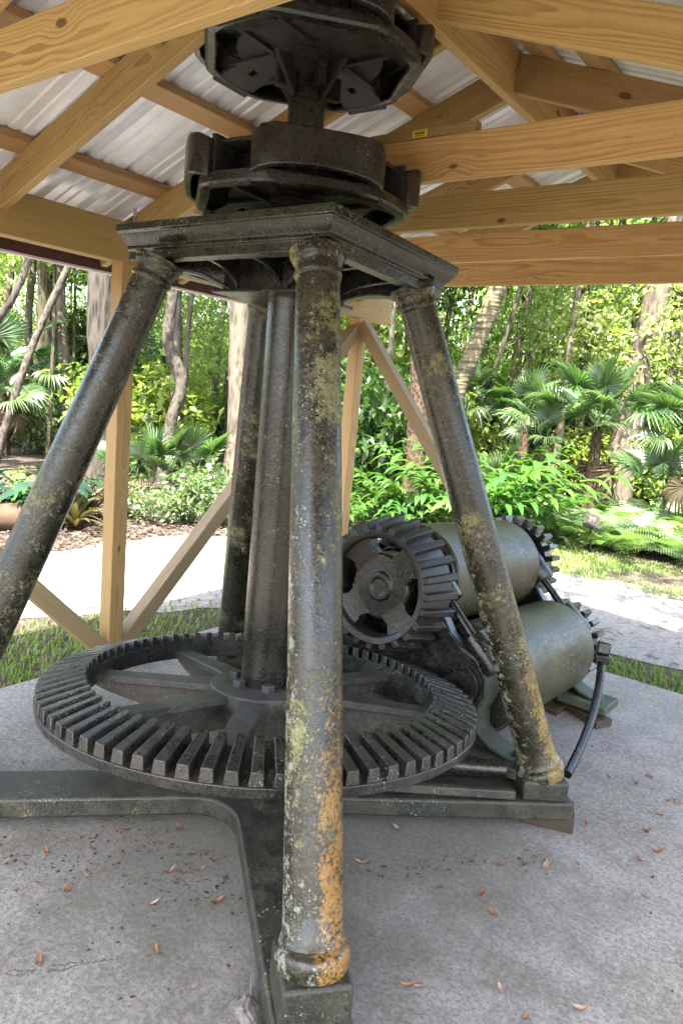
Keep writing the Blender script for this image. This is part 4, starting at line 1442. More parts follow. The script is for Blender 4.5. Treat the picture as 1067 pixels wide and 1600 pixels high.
T('leaning_tree', 'thin pale trunk slanting up to the right at the far left edge', (-10.62, 5.60, GZ),
  [(0, 0, 0), (0.08, 0.14, 0.7), (0.27, 0.47, 2.0), (0.54, 0.91, 3.3), (0.9, 1.5, 5.0)], [0.07, 0.06, 0.055, 0.05, 0.035], M['bark_grey'],
  [(CROWN[3], (1.0, 1.6, 5.6), 0.5, 1.0)], seed=3)
T('crooked_tree', 'slender crooked lichen covered trunk between the left post and the pale tree', (-8.85, 7.36, GZ),
  [(0.0, 0.0, 0.0), (0.03, 0.03, 0.5), (0.08, 0.08, 1.05), (0.15, 0.16, 1.42), (0.13, 0.14, 1.72), (0.01, -0.01, 2.12), (0.0, 0.0, 2.5), (0.03, 0.02, 2.95), (0.1, 0.0, 4.4), (0.4, 0.2, 6.0)],
  [0.11, 0.095, 0.088, 0.092, 0.090, 0.085, 0.08, 0.078, 0.07, 0.05], M['bark_grey'],
  [(CROWN[3], (0.4, 0.2, 6.6), 0.7, 1.0)], seed=4)
T('pale_tree', 'smooth pale straight trunk just left of the back iron column', (-7.03, 7.10, GZ),
  [(0, 0, -0.1), (0.0, 0.0, 0.4), (0, 0, 1.3), (-0.05, -0.05, 2.7), (-0.08, -0.1, 5.0), (0.1, 0.0, 8.0)], [0.18, 0.145, 0.135, 0.135, 0.125, 0.08], M['bark_pale'],
  [(CROWN[3], (0.0, 0.3, 7.6), 0.7, 1.0)], seed=5)
T('palm_tree', 'leaning ringed grey palm trunk right of the right iron column', (-5.24, 9.66, GZ),
  [(0, 0, 0), (0.02, 0.02, 0.35), (0.10, 0.07, 1.70), (0.24, 0.14, 2.30), (0.48, 0.25, 3.3), (0.85, 0.42, 5.0), (1.1, 0.5, 6.2)], [0.16, 0.135, 0.125, 0.125, 0.13, 0.13, 0.12], M['bark_palm'],
  [(CROWN[3], (1.2, 0.5, 6.6), 0, 0.8)], cat='palm tree', seed=6)
T('palm_tree', 'short stout palm trunk wrapped in brown leaf boots behind the ginger leaves', (-4.80, 8.20, GZ),
  [(0, 0, 0), (0, 0, 0.4), (-0.02, -0.02, 1.1), (-0.05, -0.04, 1.9), (-0.12, -0.08, 2.7), (-0.2, -0.1, 4.4)], [0.19, 0.16, 0.14, 0.13, 0.12, 0.11], M['bark_boot'],
  [(CROWN[3], (-0.2, -0.1, 4.8), 0, 0.7)], cat='palm tree', seed=7)
T('grey_tree', 'slender grey trunk standing between the leaning palm and the fan palms', (-6.38, 14.68, GZ),
  [(0, 0, 0), (0, 0, 1.2), (0.0, 0.0, 2.25), (-0.02, 0, 4.05), (0.1, 0.1, 7)], [0.13, 0.115, 0.105, 0.10, 0.06], M['bark_pale'],
  [(CROWN[4], (0.1, 0.1, 6.6), 0, 1.4)], seed=8,
  limbs=[([(0, 0, 2.3), (0.25, 0.2, 3.0), (0.55, 0.4, 4.3)], [0.04, 0.035, 0.02])])
T('grey_tree', 'dark slim trunk rising straight behind the tallest fan palm', (-4.42, 13.3, GZ),
  [(0, 0, 0), (0.0, 0, 1.2), (-0.02, 0, 2.2), (-0.20, -0.08, 3.8), (-0.2, 0, 7)], [0.11, 0.095, 0.085, 0.08, 0.05], M['bark_dark'],
  [(CROWN[3], (-0.2, 0.1, 6.6), 1, 1.3)], seed=9)
T('grey_tree', 'thin pale trunk close to the right of the dark slim trunk', (-4.7, 14.9, GZ),
  [(0, 0, 0), (0.0, 0, 1.5), (0.05, 0, 2.8), (0.0, 0, 4.4), (0.1, 0, 7)], [0.11, 0.095, 0.085, 0.08, 0.05], M['bark_pale'],
  [(CROWN[4], (0.2, 0.1, 6.9), 1, 1.3)], seed=19)
T('gnarled_tree', 'big bleached gnarled trunk near the right edge of the woods', (-3.38, 12.55, GZ),
  [(0, 0, -0.1), (0.0, 0, 0.6), (0.03, 0, 1.6), (0.06, 0.02, 2.3), (0.04, 0.02, 2.7), (0.11, 0.04, 3.1), (0.15, 0.05, 3.8), (0.4, 0.2, 6.5)], [0.31, 0.26, 0.235, 0.20, 0.175, 0.205, 0.19, 0.11], M['bark_pale'],
  [(CROWN[3], (0.6, 0.4, 7.0), 0.7, 1.0)], seed=10)
T('grey_tree', 'grey trunk half cut off by the right edge of the picture', (-3.05, 13.7, GZ),
  [(0, 0, 0), (0.03, 0, 1.5), (-0.02, 0, 2.4), (-0.12, 0, 3.9), (-0.2, 0, 7)], [0.13, 0.115, 0.11, 0.10, 0.07], M['bark_grey'],
  [(CROWN[3], (-0.2, 0, 7.0), 0.7, 1.0)], seed=11)
T('oak_tree', 'small twisting limb with hanging sprays at the upper left of the woods', (-7.6, 3.2, GZ),
  [(0, 0, 0), (0.1, 0.2, 1.0), (0.5, 0.58, 2.05), (0.60, 0.66, 2.25), (0.66, 0.80, 2.7), (0.7, 0.9, 3.6), (0.9, 1.3, 5.4)], [0.055, 0.05, 0.036, 0.034, 0.034, 0.03, 0.02], M['bark_oak'],
  [(CROWN[2], (0.3, 0.9, 3.5), 0, 0.42)], seed=12)
for i, (x, y, lean) in enumerate(((-7.6, 10.9, 0.1), (-6.5, 9.9, -0.05), (-7.1, 12.2, 0.25), (-5.6, 11.3, 0.45), (-9.9, 8.6, 0.02), (-11.6, 8.0, -0.1), (-8.2, 14.5, 0.1), (-12.2, 11.5, 0.1), (-2.0, 15.5, 0.1), (-5.6, 17.5, -0.2))):
    T('sapling', ['thin bare sapling, ', 'slim leafy sapling, '][i % 2] + where(x, y), (x, y, GZ),
      [(0, 0, 0), (lean * 0.2, 0.05, 1.0), (lean * 0.6 + 0.04, 0.0, 2.2), (lean * 1.2, 0.1, 3.6), (lean * 2, 0.2, 6)], [0.06, 0.052, 0.045, 0.04, 0.02], M['bark_pale'] if i % 3 else M['bark_dark'],
      [(CROWN[(i * 2 + 1) % 5], (lean * 1.6, 0.2, 5.2), i, 0.8)], group='thin saplings in the woods', seed=30 + i)

gs = random.Random(5)
for i in range(44):
    a = -36 + (-27 + 54 * (i + gs.random()) / 44); d = gs.uniform(12.5, 24)
    x, y = d * math.sin(R(a)), d * math.cos(R(a))
    ln = gs.uniform(-0.5, 0.5); r0 = gs.uniform(0.035, 0.11)
    T('slim_tree', ('slim pale trunk, ' if i % 3 else 'slim dark trunk, ') + where(x, y), (x, y, GZ),
      [(0, 0, 0), (ln * 0.1 + gs.uniform(-.05, .05), 0.05, 1.2), (ln * 0.45 + gs.uniform(-.08, .08), 0.0, 2.6), (ln * 0.9, 0.1, 4.4), (ln * 1.5, 0.2, 7.5)], [r0 * 1.2, r0, r0 * .9, r0 * .8, r0 * .5],
      M['bark_pale'] if i % 3 else M['bark_dark'], [(CROWN[3], (ln * 1.4, 0.2, 6.8), i, 0.7)], group='slim trunks deep in the woods', seed=60 + i)

# --- understory trees that fill the depth of the wood
gr = np.random.default_rng(21)
n_under = 0
def under(x, y, z, cm, s, rz, lab):
    t = thing('understory_tree', lab + ', ' + where(x, y), 'tree', (x, y, GZ), group='understory trees filling the woods')
    b = MB(); b.tube([(0, 0, 0), (0.06, 0.03, z * 0.5), (-0.04, 0.05, z)], [0.05, 0.04, 0.015], 6)
    b.obj('trunk', M['bark_dark'], t)
    mesh_obj('crown', cm, t, (0, 0, z), (0, 0, rz), s)
ULAB = ['leafy bright green understory tree', 'pale yellow green understory tree', 'dark green understory tree', 'airy sparse leaved understory tree', 'fine leaved pale understory tree']
az0 = 36
for ring, (d0, d1, cnt, zr) in enumerate(((13.5, 15, 9, (2.4, 4.6)), (15, 19, 16, (1.8, 5.4)), (19, 25, 15, (2.0, 7.0)), (25, 36, 13, (2.2, 9.0)))):
    for i in range(cnt):
        a = -az0 + (-33 + 66 * (i + gr.random()) / cnt)
        d = gr.uniform(d0, d1)
        x, y = d * math.sin(R(a)), d * math.cos(R(a))
        z = gr.uniform(*zr)
        k = int(gr.integers(0, 5))
        if ring >= 1 and k == 2:
            k = 4
        if ring >= 2 and k == 0:
            k = 1
        s = gr.uniform(0.75, 1.15) * (1, 1.1, 1.35, 1.9)[ring]
        under(x, y, z, CROWN[k], (s, s, s), gr.uniform(0, 6.28), ULAB[k])
SLAB = ['rounded green low shrub', 'pale small leaved low shrub', 'dark broad leaved low shrub']
for ring, (d0, d1, cnt) in enumerate(((10.0, 12, 14), (12, 16, 24), (16, 24, 30), (24, 36, 22))):
    for i in range(cnt):
        a = -az0 + (-34 + 68 * (i + gr.random()) / cnt)
        d = gr.uniform(d0, d1)
        x, y = d * math.sin(R(a)), d * math.cos(R(a))
        if (ring == 0 and (-4.2 < x < -0.5 or x < -6.2)) or (x < -7.5 and d < 13.2):
            continue
        k = int(gr.integers(0, 3))
        if ring >= 1 and k == 2 and gr.random() < 0.6:
            k = 1
        s = gr.uniform(0.8, 1.5) * (1, 1.3, 1.8, 2.6)[ring]
        t = thing('shrub', SLAB[k] + ', ' + where(x, y), 'shrub', (x, y, GZ), group='low shrubs through the woods')
        mesh_obj('foliage', UNDER[k], t, (0, 0, 0), (0, 0, gr.uniform(0, 6.28)), (s, s, s * gr.uniform(0.8, 1.4)))

# --- fan palms
def fan_frond(name, seed, mat, L=1.0, fan=0.62, nseg=38, spread=140, droop=0.35):
    g = random.Random(seed)
    V, F = [], []
    def quadstrip(pl):
        k = len(V)
        for a, c in pl:
            V.append(a); V.append(c)
        for i in range(len(pl) - 1):
            F.append((k + 2 * i, k + 2 * i + 1, k + 2 * i + 3, k + 2 * i + 2))
    # petiole (two crossed strips)
    pts = [Vector((L * t, 0, 0.10 * L * math.sin(t * 1.6))) for t in (0, 0.33, 0.66, 1)]
    for off in (Vector((0, 0.009, 0)), Vector((0, 0, 0.009))):
        quadstrip([(tuple(p - off), tuple(p + off)) for p in pts])
    o = pts[-1]
    for i in range(nseg):
        a = R(-spread + 2 * spread * i / (nseg - 1)) + g.uniform(-0.02, 0.02)
        ln = fan * (0.78 + 0.22 * math.cos(a)) * g.uniform(0.92, 1.06)
        u = Vector((math.cos(a), math.sin(a), 0)); w = Vector((-u.y, u.x, 0))
        fold = 0.22 * abs(math.sin(a))                 # the blade folds along its midrib
        dr = droop * g.uniform(0.5, 1.4)
        st = []
        for t, wd in ((0.0, 0.004), (0.28, 0.60), (0.55, 0.62), (0.80, 0.34), (1.0, 0.04)):
            half = wd * fan * R(spread) * 2 / nseg * 0.42
            p = o + u * ln * t + Vector((0, 0, fold * ln * t - dr * ln * max(0, t - 0.45) ** 2 * 2.2))
            tw = Vector((0, 0, half * 0.7 * (1 if i % 2 else -1)))
            st.append((tuple(p - w * half - tw), tuple(p + w * half + tw)))
        quadstrip(st)
    return fast_mesh(name, V, F, mat, True)
FR = [fan_frond('frond', i, M['leaf_palm'], 0.75 + 0.12 * i, 0.56 + 0.03 * i, 46, 126 + 6 * i, 0.10 + 0.22 * i) for i in range(4)]
FRD = fan_frond('dead_frond', 9, M['palm_dead'], 0.7, 0.5, 24, 110, 1.2)
def fan_palm(label, x, y, h, n, s, seed, lo=-15, hi=82, dead=0, z_stem=None):
    g = random.Random(seed)
    t = thing('fan_palm', label, 'palm', (x, y, GZ), group='green fan palms in the woods')
    if h > 0.15:
        b = MB(); b.tube([(0, 0, 0), (0.02, 0, h * 0.5), (0, 0, h)], [0.10 * s + 0.03, 0.09 * s + 0.02, 0.07 * s], 10)
        b.obj('trunk', M['bark_boot'], t)
    for i in range(n):
        el = hi - (hi - lo) * ((i + 0.5) / n) ** 0.9
        az = i * 137.5 + g.uniform(-18, 18)
        k = 0 if el > 55 else 1 if el > 30 else 2 if el > 5 else 3
        ss = s * g.uniform(0.66, 1.08)
        mesh_obj('frond', FR[k], t, (0, 0, h), (R(g.uniform(-35, 35)), -R(el), R(az)), (ss, ss, ss))
    for i in range(dead):
        o = mesh_obj('dead_frond', FRD, t, (0, 0, h), (R(g.uniform(-40, 40)), R(g.uniform(55, 75)), R(i * 77 + 20)), (s, s, s))
    return t
fan_palm('tallest fan palm standing behind the small numbered sign', -3.14, 10.25, 1.45, 15, 0.85, 1, lo=8, dead=2)
fan_palm('spreading fan palm left of the tallest one', -3.75, 10.0, 1.15, 11, 0.70, 2, lo=5)
fan_palm('fan palm with drooping dead skirt at the right edge of the picture', -1.75, 10.2, 1.35, 13, 0.85, 3, lo=0, dead=5)
fan_palm('large low fan palm between the crooked trunk and the pale trunk', -7.75, 7.10, 0.15, 13, 0.80, 4, lo=0)
fan_palm('smaller upright fan palm left of the crooked trunk', -7.95, 6.45, 0.15, 8, 0.68, 5, lo=25)
fan_palm('fan palm glowing in the sun at the far left edge', -10.9, 5.7, 0.9, 10, 0.7, 6, lo=0)
fan_palm('fan palm peeping out behind the right iron column', -5.55, 10.9, 1.5, 11, 0.85, 7, lo=-5, dead=2)
fan_palm('fan palm seen between front column and back wooden post', -6.5, 9.5, 0.5, 11, 0.75, 8, lo=-5)
fan_palm('shaded fan palm beside the leaning palm trunk', -4.6, 11.2, 1.5, 11, 0.85, 9, lo=-5)
fan_palm('fan palm behind the furrowed oak trunk', -10.2, 7.6, 0.4, 9, 0.7, 10, lo=5)
fan_palm('far fan palm with a tall stem at the left', -12.4, 6.7, 1.2, 11, 0.8, 11, lo=-15, dead=3)
fan_palm('low fan palm behind the ferns right of the sign', -2.35, 11.2, 0.5, 10, 0.8, 12, lo=15)
fan_palm('low fan palm left of the tallest one, half hidden by ginger leaves', -4.1, 9.5, 0.35, 10, 0.75, 13, lo=0)
for i in range(14):
    a = -az0 + (-30 + 60 * (i + gr.random()) / 14); d = gr.uniform(13, 20)
    fan_palm('half hidden fan palm, ' + where(d * math.sin(R(a)), d * math.cos(R(a))), d * math.sin(R(a)), d * math.cos(R(a)), gr.uniform(0.2, 2.2), 9, 1.0, 40 + i)

# --- long leaved ginger
def ginger_stem(name, seed, L=1.25, n=13, mat=None, ll=0.50, lw=0.098):
    g = random.Random(seed)
    V, F = [], []
    def P(t):
        return Vector((0.62 * L * t ** 2.0, 0, L * (t - 0.28 * t * t)))
    k = len(V)
    for t in np.linspace(0, 1, 6):
        p = P(t); V.append((p.x, -0.007, p.z)); V.append((p.x, 0.007, p.z))
    for i in range(5):
        F.append((k + 2 * i, k + 2 * i + 1, k + 2 * i + 3, k + 2 * i + 2))
    for i in range(n):
        t = 0.22 + 0.78 * i / (n - 1)
        p = P(t)
        tang = (P(min(1, t + 0.02)) - P(t - 0.02)).normalized()
        s = 1 if i % 2 else -1
        d = (tang * (0.55 + 0.5 * t) + Vector((0.15, s * (1.0 - 0.45 * t), 0.15 + g.uniform(-.15, .15)))).normalized()
        l = ll * (0.65 + 0.5 * math.sin(math.pi * min(1, t + 0.1))) * g.uniform(0.85, 1.1)
        w = d.cross(Vector((0, 0, 1))).normalized()
        up = w.cross(d)
        k = len(V)
        for q, wd in ((0, 0.12), (0.25, 0.85), (0.5, 1.0), (0.78, 0.6), (1.0, 0.02)):
            c = p + d * l * q + Vector((0, 0, -0.62 * l * q * q))
            V.append(tuple(c - w * lw * wd / 2 * 1.0 + up * 0.012)); V.append(tuple(c)); V.append(tuple(c + w * lw * wd / 2 + up * 0.012))
        for j in range(4):
            a = k + 3 * j
            F.append((a, a + 1, a + 4, a + 3)); F.append((a + 1, a + 2, a + 5, a + 4))
    return fast_mesh(name, V, F, mat or M['leaf_ginger'], True)
GS = [ginger_stem('leaf_stem', i, 1.15 + 0.12 * i) for i in range(4)]
def ginger(label, x, y, n, s, seed, spread=0.35):
    g = random.Random(seed)
    t = thing('ginger_plant', label, 'ginger plant', (x, y, GZ), group='long leaved ginger clumps')
    for i in range(n):
        a = i * 137.5 + g.uniform(-20, 20); r = spread * (i / n) ** 0.5
        ss = s * g.uniform(0.75, 1.15)
        mesh_obj('leaf_stem', GS[i % 4], t, (r * math.cos(R(a)), r * math.sin(R(a)), 0), (R(g.uniform(-8, 8)), R(g.uniform(-10, 14)), R(a)), (ss, ss, ss))
ginger('tall arching ginger clump just right of the right iron column', -3.72, 8.25, 18, 1.05, 1, 0.5)
ginger('ginger clump leaning over behind the upper roller', -4.15, 7.75, 15, 0.80, 2, 0.45)
ginger('bright low ginger clump behind the crown pinion', -4.55, 7.05, 14, 0.58, 3, 0.45)
ginger('broad leaved ginger clump before the brown booted palm', -4.70, 7.75, 15, 0.78, 4, 0.4)
ginger('ginger clump between back wooden post and booted palm', -5.15, 7.20, 14, 0.55, 5, 0.5)
ginger('low ginger shoots beside the ferns right of the rollers', -3.45, 8.1, 12, 0.42, 6, 0.35)
ginger('strap leaved green clump at the far left above the log', -7.1, 3.95, 12, 0.62, 7, 0.35)
ginger('tall ginger clump far behind the leaning palm', -4.3, 9.0, 15, 1.0, 8, 0.5)
ginger('wide ginger clump behind the low shoots', -3.95, 9.2, 12, 0.75, 9, 0.4)

# --- ferns
def fern_frond(name, seed, L=0.75):
    g = random.Random(seed)
    V, F = [], []
    def P(t):
        return Vector((L * (t - 0.12 * t * t), 0, L * (0.62 * t - 0.72 * t * t)))
    k = 0
    for t in np.linspace(0, 1, 6):
        p = P(t); V.append((p.x, -0.004, p.z)); V.append((p.x, 0.004, p.z))
    for i in range(5):
        F.append((2 * i, 2 * i + 1, 2 * i + 3, 2 * i + 2))
    n = 24
    for i in range(n):
        t = 0.16 + 0.83 * i / (n - 1)
        p = P(t)
        ln = 0.20 * L * math.sin(math.pi * (0.15 + 0.83 * (1 - t) ** 0.8)) + 0.015
        for s in (-1, 1):
            d = Vector((0.35, s, -0.12 + g.uniform(-.1, .1))).normalized()
            e = Vector((1, 0, 0.0))
            w = 0.026 * L
            k = len(V)
            V += [tuple(p - e * w * .5), tuple(p + e * w * .5), tuple(p + d * ln * .6 + e * w * .42), tuple(p + d * ln * .6 - e * w * .42), tuple(p + d * ln + Vector((0, 0, -0.12 * ln)) + e * 0.002), tuple(p + d * ln + Vector((0, 0, -0.12 * ln)) - e * 0.002)]
            F += [(k, k + 1, k + 2, k + 3), (k + 3, k + 2, k + 4, k + 5)]
    return fast_mesh(name, V, F, M['leaf_fern'], True)
FF = [fern_frond('frond', i, 0.72 + 0.1 * i) for i in range(3)]
def fern(label, x, y, n, s, seed):
    g = random.Random(seed)
    t = thing('fern', label, 'fern', (x, y, GZ), group='pale ferns beside the sign')
    for i in range(n):
        ss = s * g.uniform(0.75, 1.2)
        mesh_obj('frond', FF[i % 3], t, (g.uniform(-.06, .06), g.uniform(-.06, .06), 0.02), (R(g.uniform(-20, 20)), -R(g.uniform(5, 48)), R(i * 137.5 + g.uniform(-25, 25))), (ss, ss, ss))
gf = random.Random(77)
fern('pale fern arching close behind the numbered sign', -2.62, 9.15, 14, 0.9, 500)
fern('pale fern right beside the numbered sign', -2.25, 8.95, 14, 0.85, 501)
fern('pale fern at the right edge of the picture behind the grass', -1.55, 8.95, 15, 0.9, 502)
for i in range(34):
    x = gf.uniform(-3.4, -0.9); y = gf.uniform(9.15, 11.0) + 0.1 * (x + 2)
    if abs(x + 2.62) < 0.16 and y < 9.0:
        continue
    fern('pale green fern in the bed behind the sign, %s, %s' % ('left end' if x < -2.75 else 'middle' if x < -1.75 else 'right end', 'nearest row' if y < 9.6 else 'middle row' if y < 10.2 else 'back row under the palms'), x, y, 12, gf.uniform(0.7, 1.0), 510 + i)
for i, (x, y) in enumerate(((-3.0, 8.75), (-3.35, 8.9), (-2.9, 9.3))):
    fern('bright fern at the left end of the fern bed', x, y, 12, 0.75, 560 + i)

# --- small leaved bushes at the left, bromeliads, taro, log
BUSH = [leaf_cloud('bush_foliage', M['leaf_bush'], 300 + 60 * i, [((0, 0, 0.24), (0.34, 0.34, 0.2)), ((0.25 - 0.15 * i, 0.2, 0.42), (0.2, 0.2, 0.16)), ((-0.25, 0.1 * i, 0.30), (0.22, 0.18, 0.22))], 0.08, 60 + i, ratio=0.55, droop=0.15, clump=6, spread=0.07) for i in range(4)]
bl = [(-6.25, 5.15), (-6.05, 5.55), (-6.35, 5.60), (-5.85, 5.85), (-6.25, 6.15), (-6.6, 6.1), (-5.75, 6.35), (-6.7, 5.15), (-6.05, 6.6), (-6.9, 6.5), (-6.45, 6.9)]
for i, (x, y) in enumerate(bl):
    t = thing('low_bush', ['pale low bush nearest the path between the left post and the pale trunk', 'pale low bush in the bed under the crooked trunk', 'pale low bush at the foot of the pale straight trunk'][0 if i in (0, 1) else 1 if i in (2, 4, 5, 7, 9) else 2],
              'bush', (x, y, GZ), group='pale low bushes at the left')
    b = MB()
    rr = random.Random(i)
    for k in range(5):
        a = rr.uniform(0, 6.28)
        b.tube([(0, 0, 0), (0.10 * math.cos(a), 0.10 * math.sin(a), 0.14), (0.22 * math.cos(a), 0.22 * math.sin(a), 0.32)], [0.006, 0.005, 0.003], 5)
    b.obj('stems', M['bark_grey'], t)['kind'] = 'stuff'
    s = rr.uniform(0.6, 1.25)
    mesh_obj('foliage', BUSH[i % 4], t, (0, 0, 0), (0, 0, rr.uniform(0, 6)), (s, s, s))
def strap_leaf(name, L, w, mat):
    V, F = [], []
    for t in (0, 0.25, 0.5, 0.75, 1.0):
        wd = w * (0.6, 1.0, 0.95, 0.6, 0.03)[int(t * 4)] / 2
        c = Vector((L * t * (1 - 0.15 * t), 0, L * (0.35 * t - 0.45 * t * t)))
        V += [(c.x, -wd, c.z + wd * .5), (c.x, 0, c.z), (c.x, wd, c.z + wd * .5)]
    for j in range(4):
        a = 3 * j
        F += [(a, a + 1, a + 4, a + 3), (a + 1, a + 2, a + 5, a + 4)]
    return fast_mesh(name, V, F, mat, True)
SL = strap_leaf('leaf', 0.52, 0.075, M['leaf_brom'])
for i, (x, y, s, lab) in enumerate(((-6.45, 4.25, 1.0, 'reddish bromeliad rosette between the left iron column and the wooden post'), (-6.85, 4.65, 1.1, 'dark bromeliad rosette behind the reddish one'),
                                    (-6.75, 5.0, 1.1, 'bromeliad rosette just right of the left wooden post'), (-6.05, 4.4, 0.7, 'small orange centred bromeliad nearest the path'), (-7.2, 4.6, 1.2, 'big bromeliad at the back of the bed'))):
    t = thing('bromeliad', lab, 'bromeliad', (x, y, GZ), group='bromeliads in the mulch bed')
    for k in range(16):
        mesh_obj('leaf', SL, t, (0, 0, 0.02), (0, -R(70 - 55 * k / 16), R(k * 137.5)), (s, s, s))
TS = [ginger_stem('leaf_stem', 20 + i, 0.75, 6, M['leaf_taro'], 0.46, 0.17) for i in range(2)]
t = thing('broad_leaf_plant', 'dark blue green broad drooping leaves at the far left beside the left iron column', 'plant', (-7.05, 4.15, GZ))
for k in range(8):
    mesh_obj('leaf_stem', TS[k % 2], t, (0.12 * math.cos(k * 2.4), 0.12 * math.sin(k * 2.4), 0), (0, R(4), k * 2.4), (1, 1, 1))
b = MB()
pr = [(0, 0.02), (0.0, 0.135), (0.05, 0.145), (0.6, 0.14), (1.3, 0.15), (2.2, 0.145), (2.2, 0.02)]
b.lathe(pr, (0, 0, 0), (-0.50, -0.866, 0.0), 28)
lg = b.obj('log', M['log'], None, smooth=50); lg.location = (-6.52, 4.05, GZ + 0.14)
tag(lg, 'peeled reddish log lying beyond the path at the left edge', 'log')
# --- crown that dapples the path at the right, trunk outside the picture
T('live_oak', 'spreading oak whose shade falls over the path at the right', (3.2, 5.6, GZ),
  [(0, 0, -0.1), (0, 0, 1.2), (-0.1, -0.1, 3.0), (-0.5, -0.4, 5.0), (-1.2, -0.9, 6.5)], [0.36, 0.30, 0.27, 0.2, 0.12], M['bark_oak'],
  [(CROWN[0], (-1.7, -2.8, 6.6), 0, 0.9), (CROWN[3], (-2.2, -2.2, 7.4), 1, 1.1), (CROWN[3], (-0.4, -2.6, 7.0), 2, 1.2), (CROWN[2], (-1.0, -1.6, 6.4), 2, 0.7)], seed=13)

# --- grass
def grass(name, label, n, area, hgt, seed, keep=None):
    g = np.random.default_rng(seed)
    pts = area(g, n)
    if keep is not None:
        pts = pts[keep(pts, g)]
    n = len(pts)
    a = g.uniform(0, 6.28, n)
    h = hgt * g.uniform(0.45, 1.25, n)
    w = 0.0045 * g.uniform(0.7, 1.5, n)
    d = np.stack([np.cos(a), np.sin(a), np.zeros(n)], 1)
    s = np.stack([-np.sin(a), np.cos(a), np.zeros(n)], 1)
    lean = g.uniform(0.15, 0.9, n)[:, None]
    p = np.concatenate([pts, np.full((n, 1), GZ)], 1)
    up = np.array([0, 0, 1.0])
    v = np.stack([p - s * w[:, None], p + s * w[:, None],
                  p + d * lean * h[:, None] * 0.35 + up * h[:, None] * 0.6 + s * w[:, None] * 0.8,
                  p + d * lean * h[:, None] * 0.35 + up * h[:, None] * 0.6 - s * w[:, None] * 0.8,
                  p + d * lean * h[:, None] * 0.95 + up * h[:, None] * 0.92], 1).reshape(-1, 3)
    b0 = np.arange(n)[:, None] * 5
    f = np.concatenate([b0 + np.array([[0, 1, 2]]), b0 + np.array([[0, 2, 3]]), b0 + np.array([[3, 2, 4]])], 0)
    o = mesh_obj(name, fast_mesh(name, v, f, M['grass'], True))
    return tag(o, label, 'grass', None, 'stuff')
def band(x0, x1, y0, y1):
    return lambda g, n: np.stack([g.uniform(x0, x1, n), g.uniform(y0, y1, n)], 1)
def patchy(thr, sc_, seed):
    rg = np.random.default_rng(seed)
    K = rg.normal(size=(10, 2)) * sc_; ph = rg.uniform(0, 6.28, 10)
    def fn(p, g):
        val = np.sin(p @ K.T + ph).sum(1) / 3.2
        return val + g.normal(size=len(p)) * 0.25 > thr
    return fn
def left_edge(p, g):
    x, y = p[:, 0], p[:, 1]
    lim = np.interp(y, [0.5, 2.2, 3.0, 3.75, 4.9], [-5.2, -4.45, -4.15, -3.72, -3.4])
    dens = np.clip((x - lim) / 0.55, 0, 1)
    return (x > lim) & (x < -3.28) & (g.random(len(p)) < dens * 0.9 + 0.1) & patchy(-0.1, 2.6, 5)(p, g)
grass('grass', 'short green grass between the slab and the path at the left', 13000, band(-5.3, -3.27, 0.6, 4.9), 0.055, 1, left_edge)
def fringe(p, g):
    x, y = p[:, 0], p[:, 1]
    return g.random(len(p)) < np.clip((5.15 - y) / 0.35, 0, 1)
grass('grass', 'short green grass fringe along the back edge of the slab', 6500, band(-3.2, 1.0, 4.57, 5.2), 0.045, 2, fringe)
def strip(p, g):
    x, y = p[:, 0], p[:, 1]
    return patchy(0.0, 1.6, 9)(p, g)
grass('grass', 'patchy sunlit grass strip beyond the path at the right', 20000, band(-3.4, 1.2, 7.15, 8.9), 0.04, 3, strip)
grass('grass', 'thin tufts of grass along the far side of the path at the left', 5000, band(-5.6, -3.4, 5.2, 7.2), 0.06, 4, patchy(0.25, 2.0, 12))
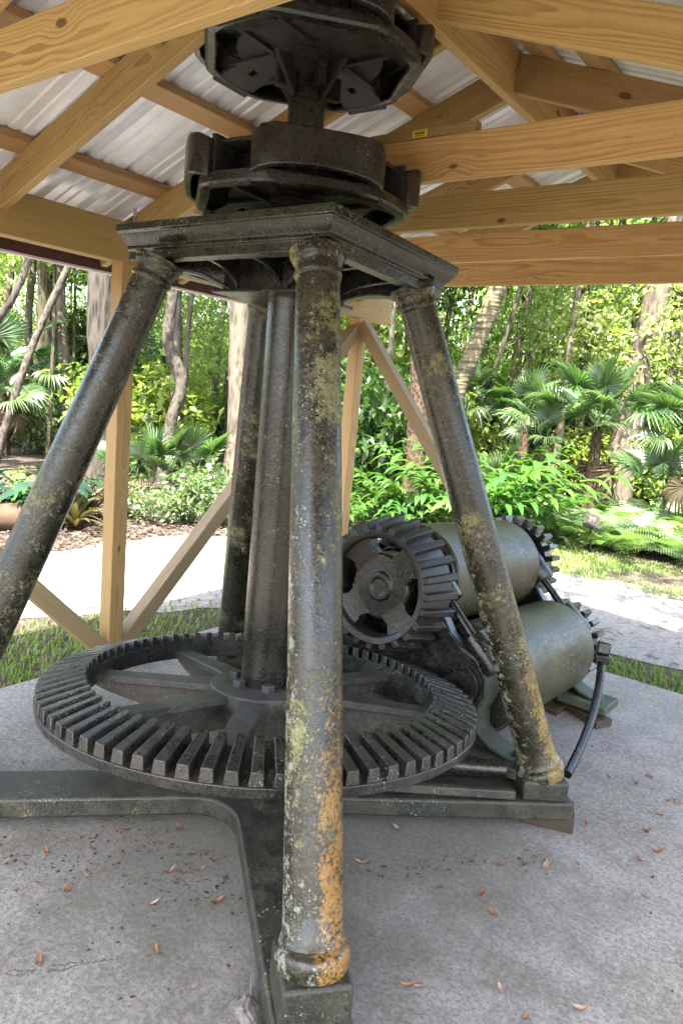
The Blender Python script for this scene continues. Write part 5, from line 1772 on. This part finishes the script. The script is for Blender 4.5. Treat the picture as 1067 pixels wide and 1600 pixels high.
# --- leaf litter on the mulch beds
def litter(name, label, n, area, seed, size, keep):
    g = np.random.default_rng(seed)
    p = area(g, n); p = p[keep(p, g)]; n = len(p)
    a = g.uniform(0, 6.28, n); L = size * g.uniform(0.5, 1.3, n); W = L * g.uniform(0.3, 0.5, n)
    d = np.stack([np.cos(a), np.sin(a), g.uniform(-.35, .35, n)], 1); s = np.stack([-np.sin(a), np.cos(a), g.uniform(-.4, .4, n)], 1)
    c = np.concatenate([p, (GZ + 0.012 + g.random(n) * 0.02)[:, None]], 1)
    v = np.stack([c - d * L[:, None] / 2, c + s * W[:, None] / 2, c + d * L[:, None] / 2, c - s * W[:, None] / 2], 1).reshape(-1, 3)
    b0 = np.arange(n)[:, None] * 4
    f = np.concatenate([b0 + np.array([[0, 1, 2]]), b0 + np.array([[0, 2, 3]])], 0)
    o = mesh_obj(name, fast_mesh(name, v, f, M['litter'], False))
    return tag(o, label, 'leaf litter', None, 'stuff')
def bed_left(p, g):
    lim = np.interp(p[:, 1], [0, 3.4, 5.2, 6.2, 8], [-6.6, -5.75, -5.65, -4.7, -3.2])
    return (p[:, 0] < lim + g.normal(size=len(p)) * 0.10)
litter('leaf_litter', 'brown leaf litter over the mulch bed at the left', 26000, band(-9.5, -3.0, 2.0, 8.5), 1, 0.065, bed_left)
litter('leaf_litter', 'pale leaf litter round the foot of the sign', 9000, band(-4.0, 0.0, 8.45, 10.5), 2, 0.06, lambda p, g: p[:, 1] > 8.55 + g.normal(size=len(p)) * 0.1)
litter('leaf_litter', 'scattered brown leaves over the sandy path', 5200, band(-6, 1.5, 2.0, 8), 3, 0.040, lambda p, g: patchy(0.22, 1.5, 30)(p, g) & ((p[:, 0] < -3.4) | (p[:, 1] > 4.7)))


g_ = np.random.default_rng(8)
def slab_bits(p, g):
    return np.ones(len(p), bool)
def drift(g, n):
    a = g.normal(size=(n, 2)) * np.array([0.17, 0.07]) + np.array([-1.72, 1.50])
    k = n // 3
    t = g.random(k)
    a[:k] = np.stack([-2.35 + 1.0 * t, 1.10 + 0.62 * t], 1) + g.normal(size=(k, 2)) * 0.03 + np.array([0.10, -0.10])
    t = g.random(k)
    a[k:2 * k] = np.stack([-1.45 + 0.60 * t, 1.85 + 0.72 * t], 1) + g.normal(size=(k, 2)) * 0.03 + np.array([0.17, -0.13])
    return a
_gz = GZ
GZ = -0.010
lb = litter('leaf_crumbs', 'brown crumbled leaf bits drifted against the arms of the stand', 240, drift, 9, 0.019, slab_bits)
GZ = _gz
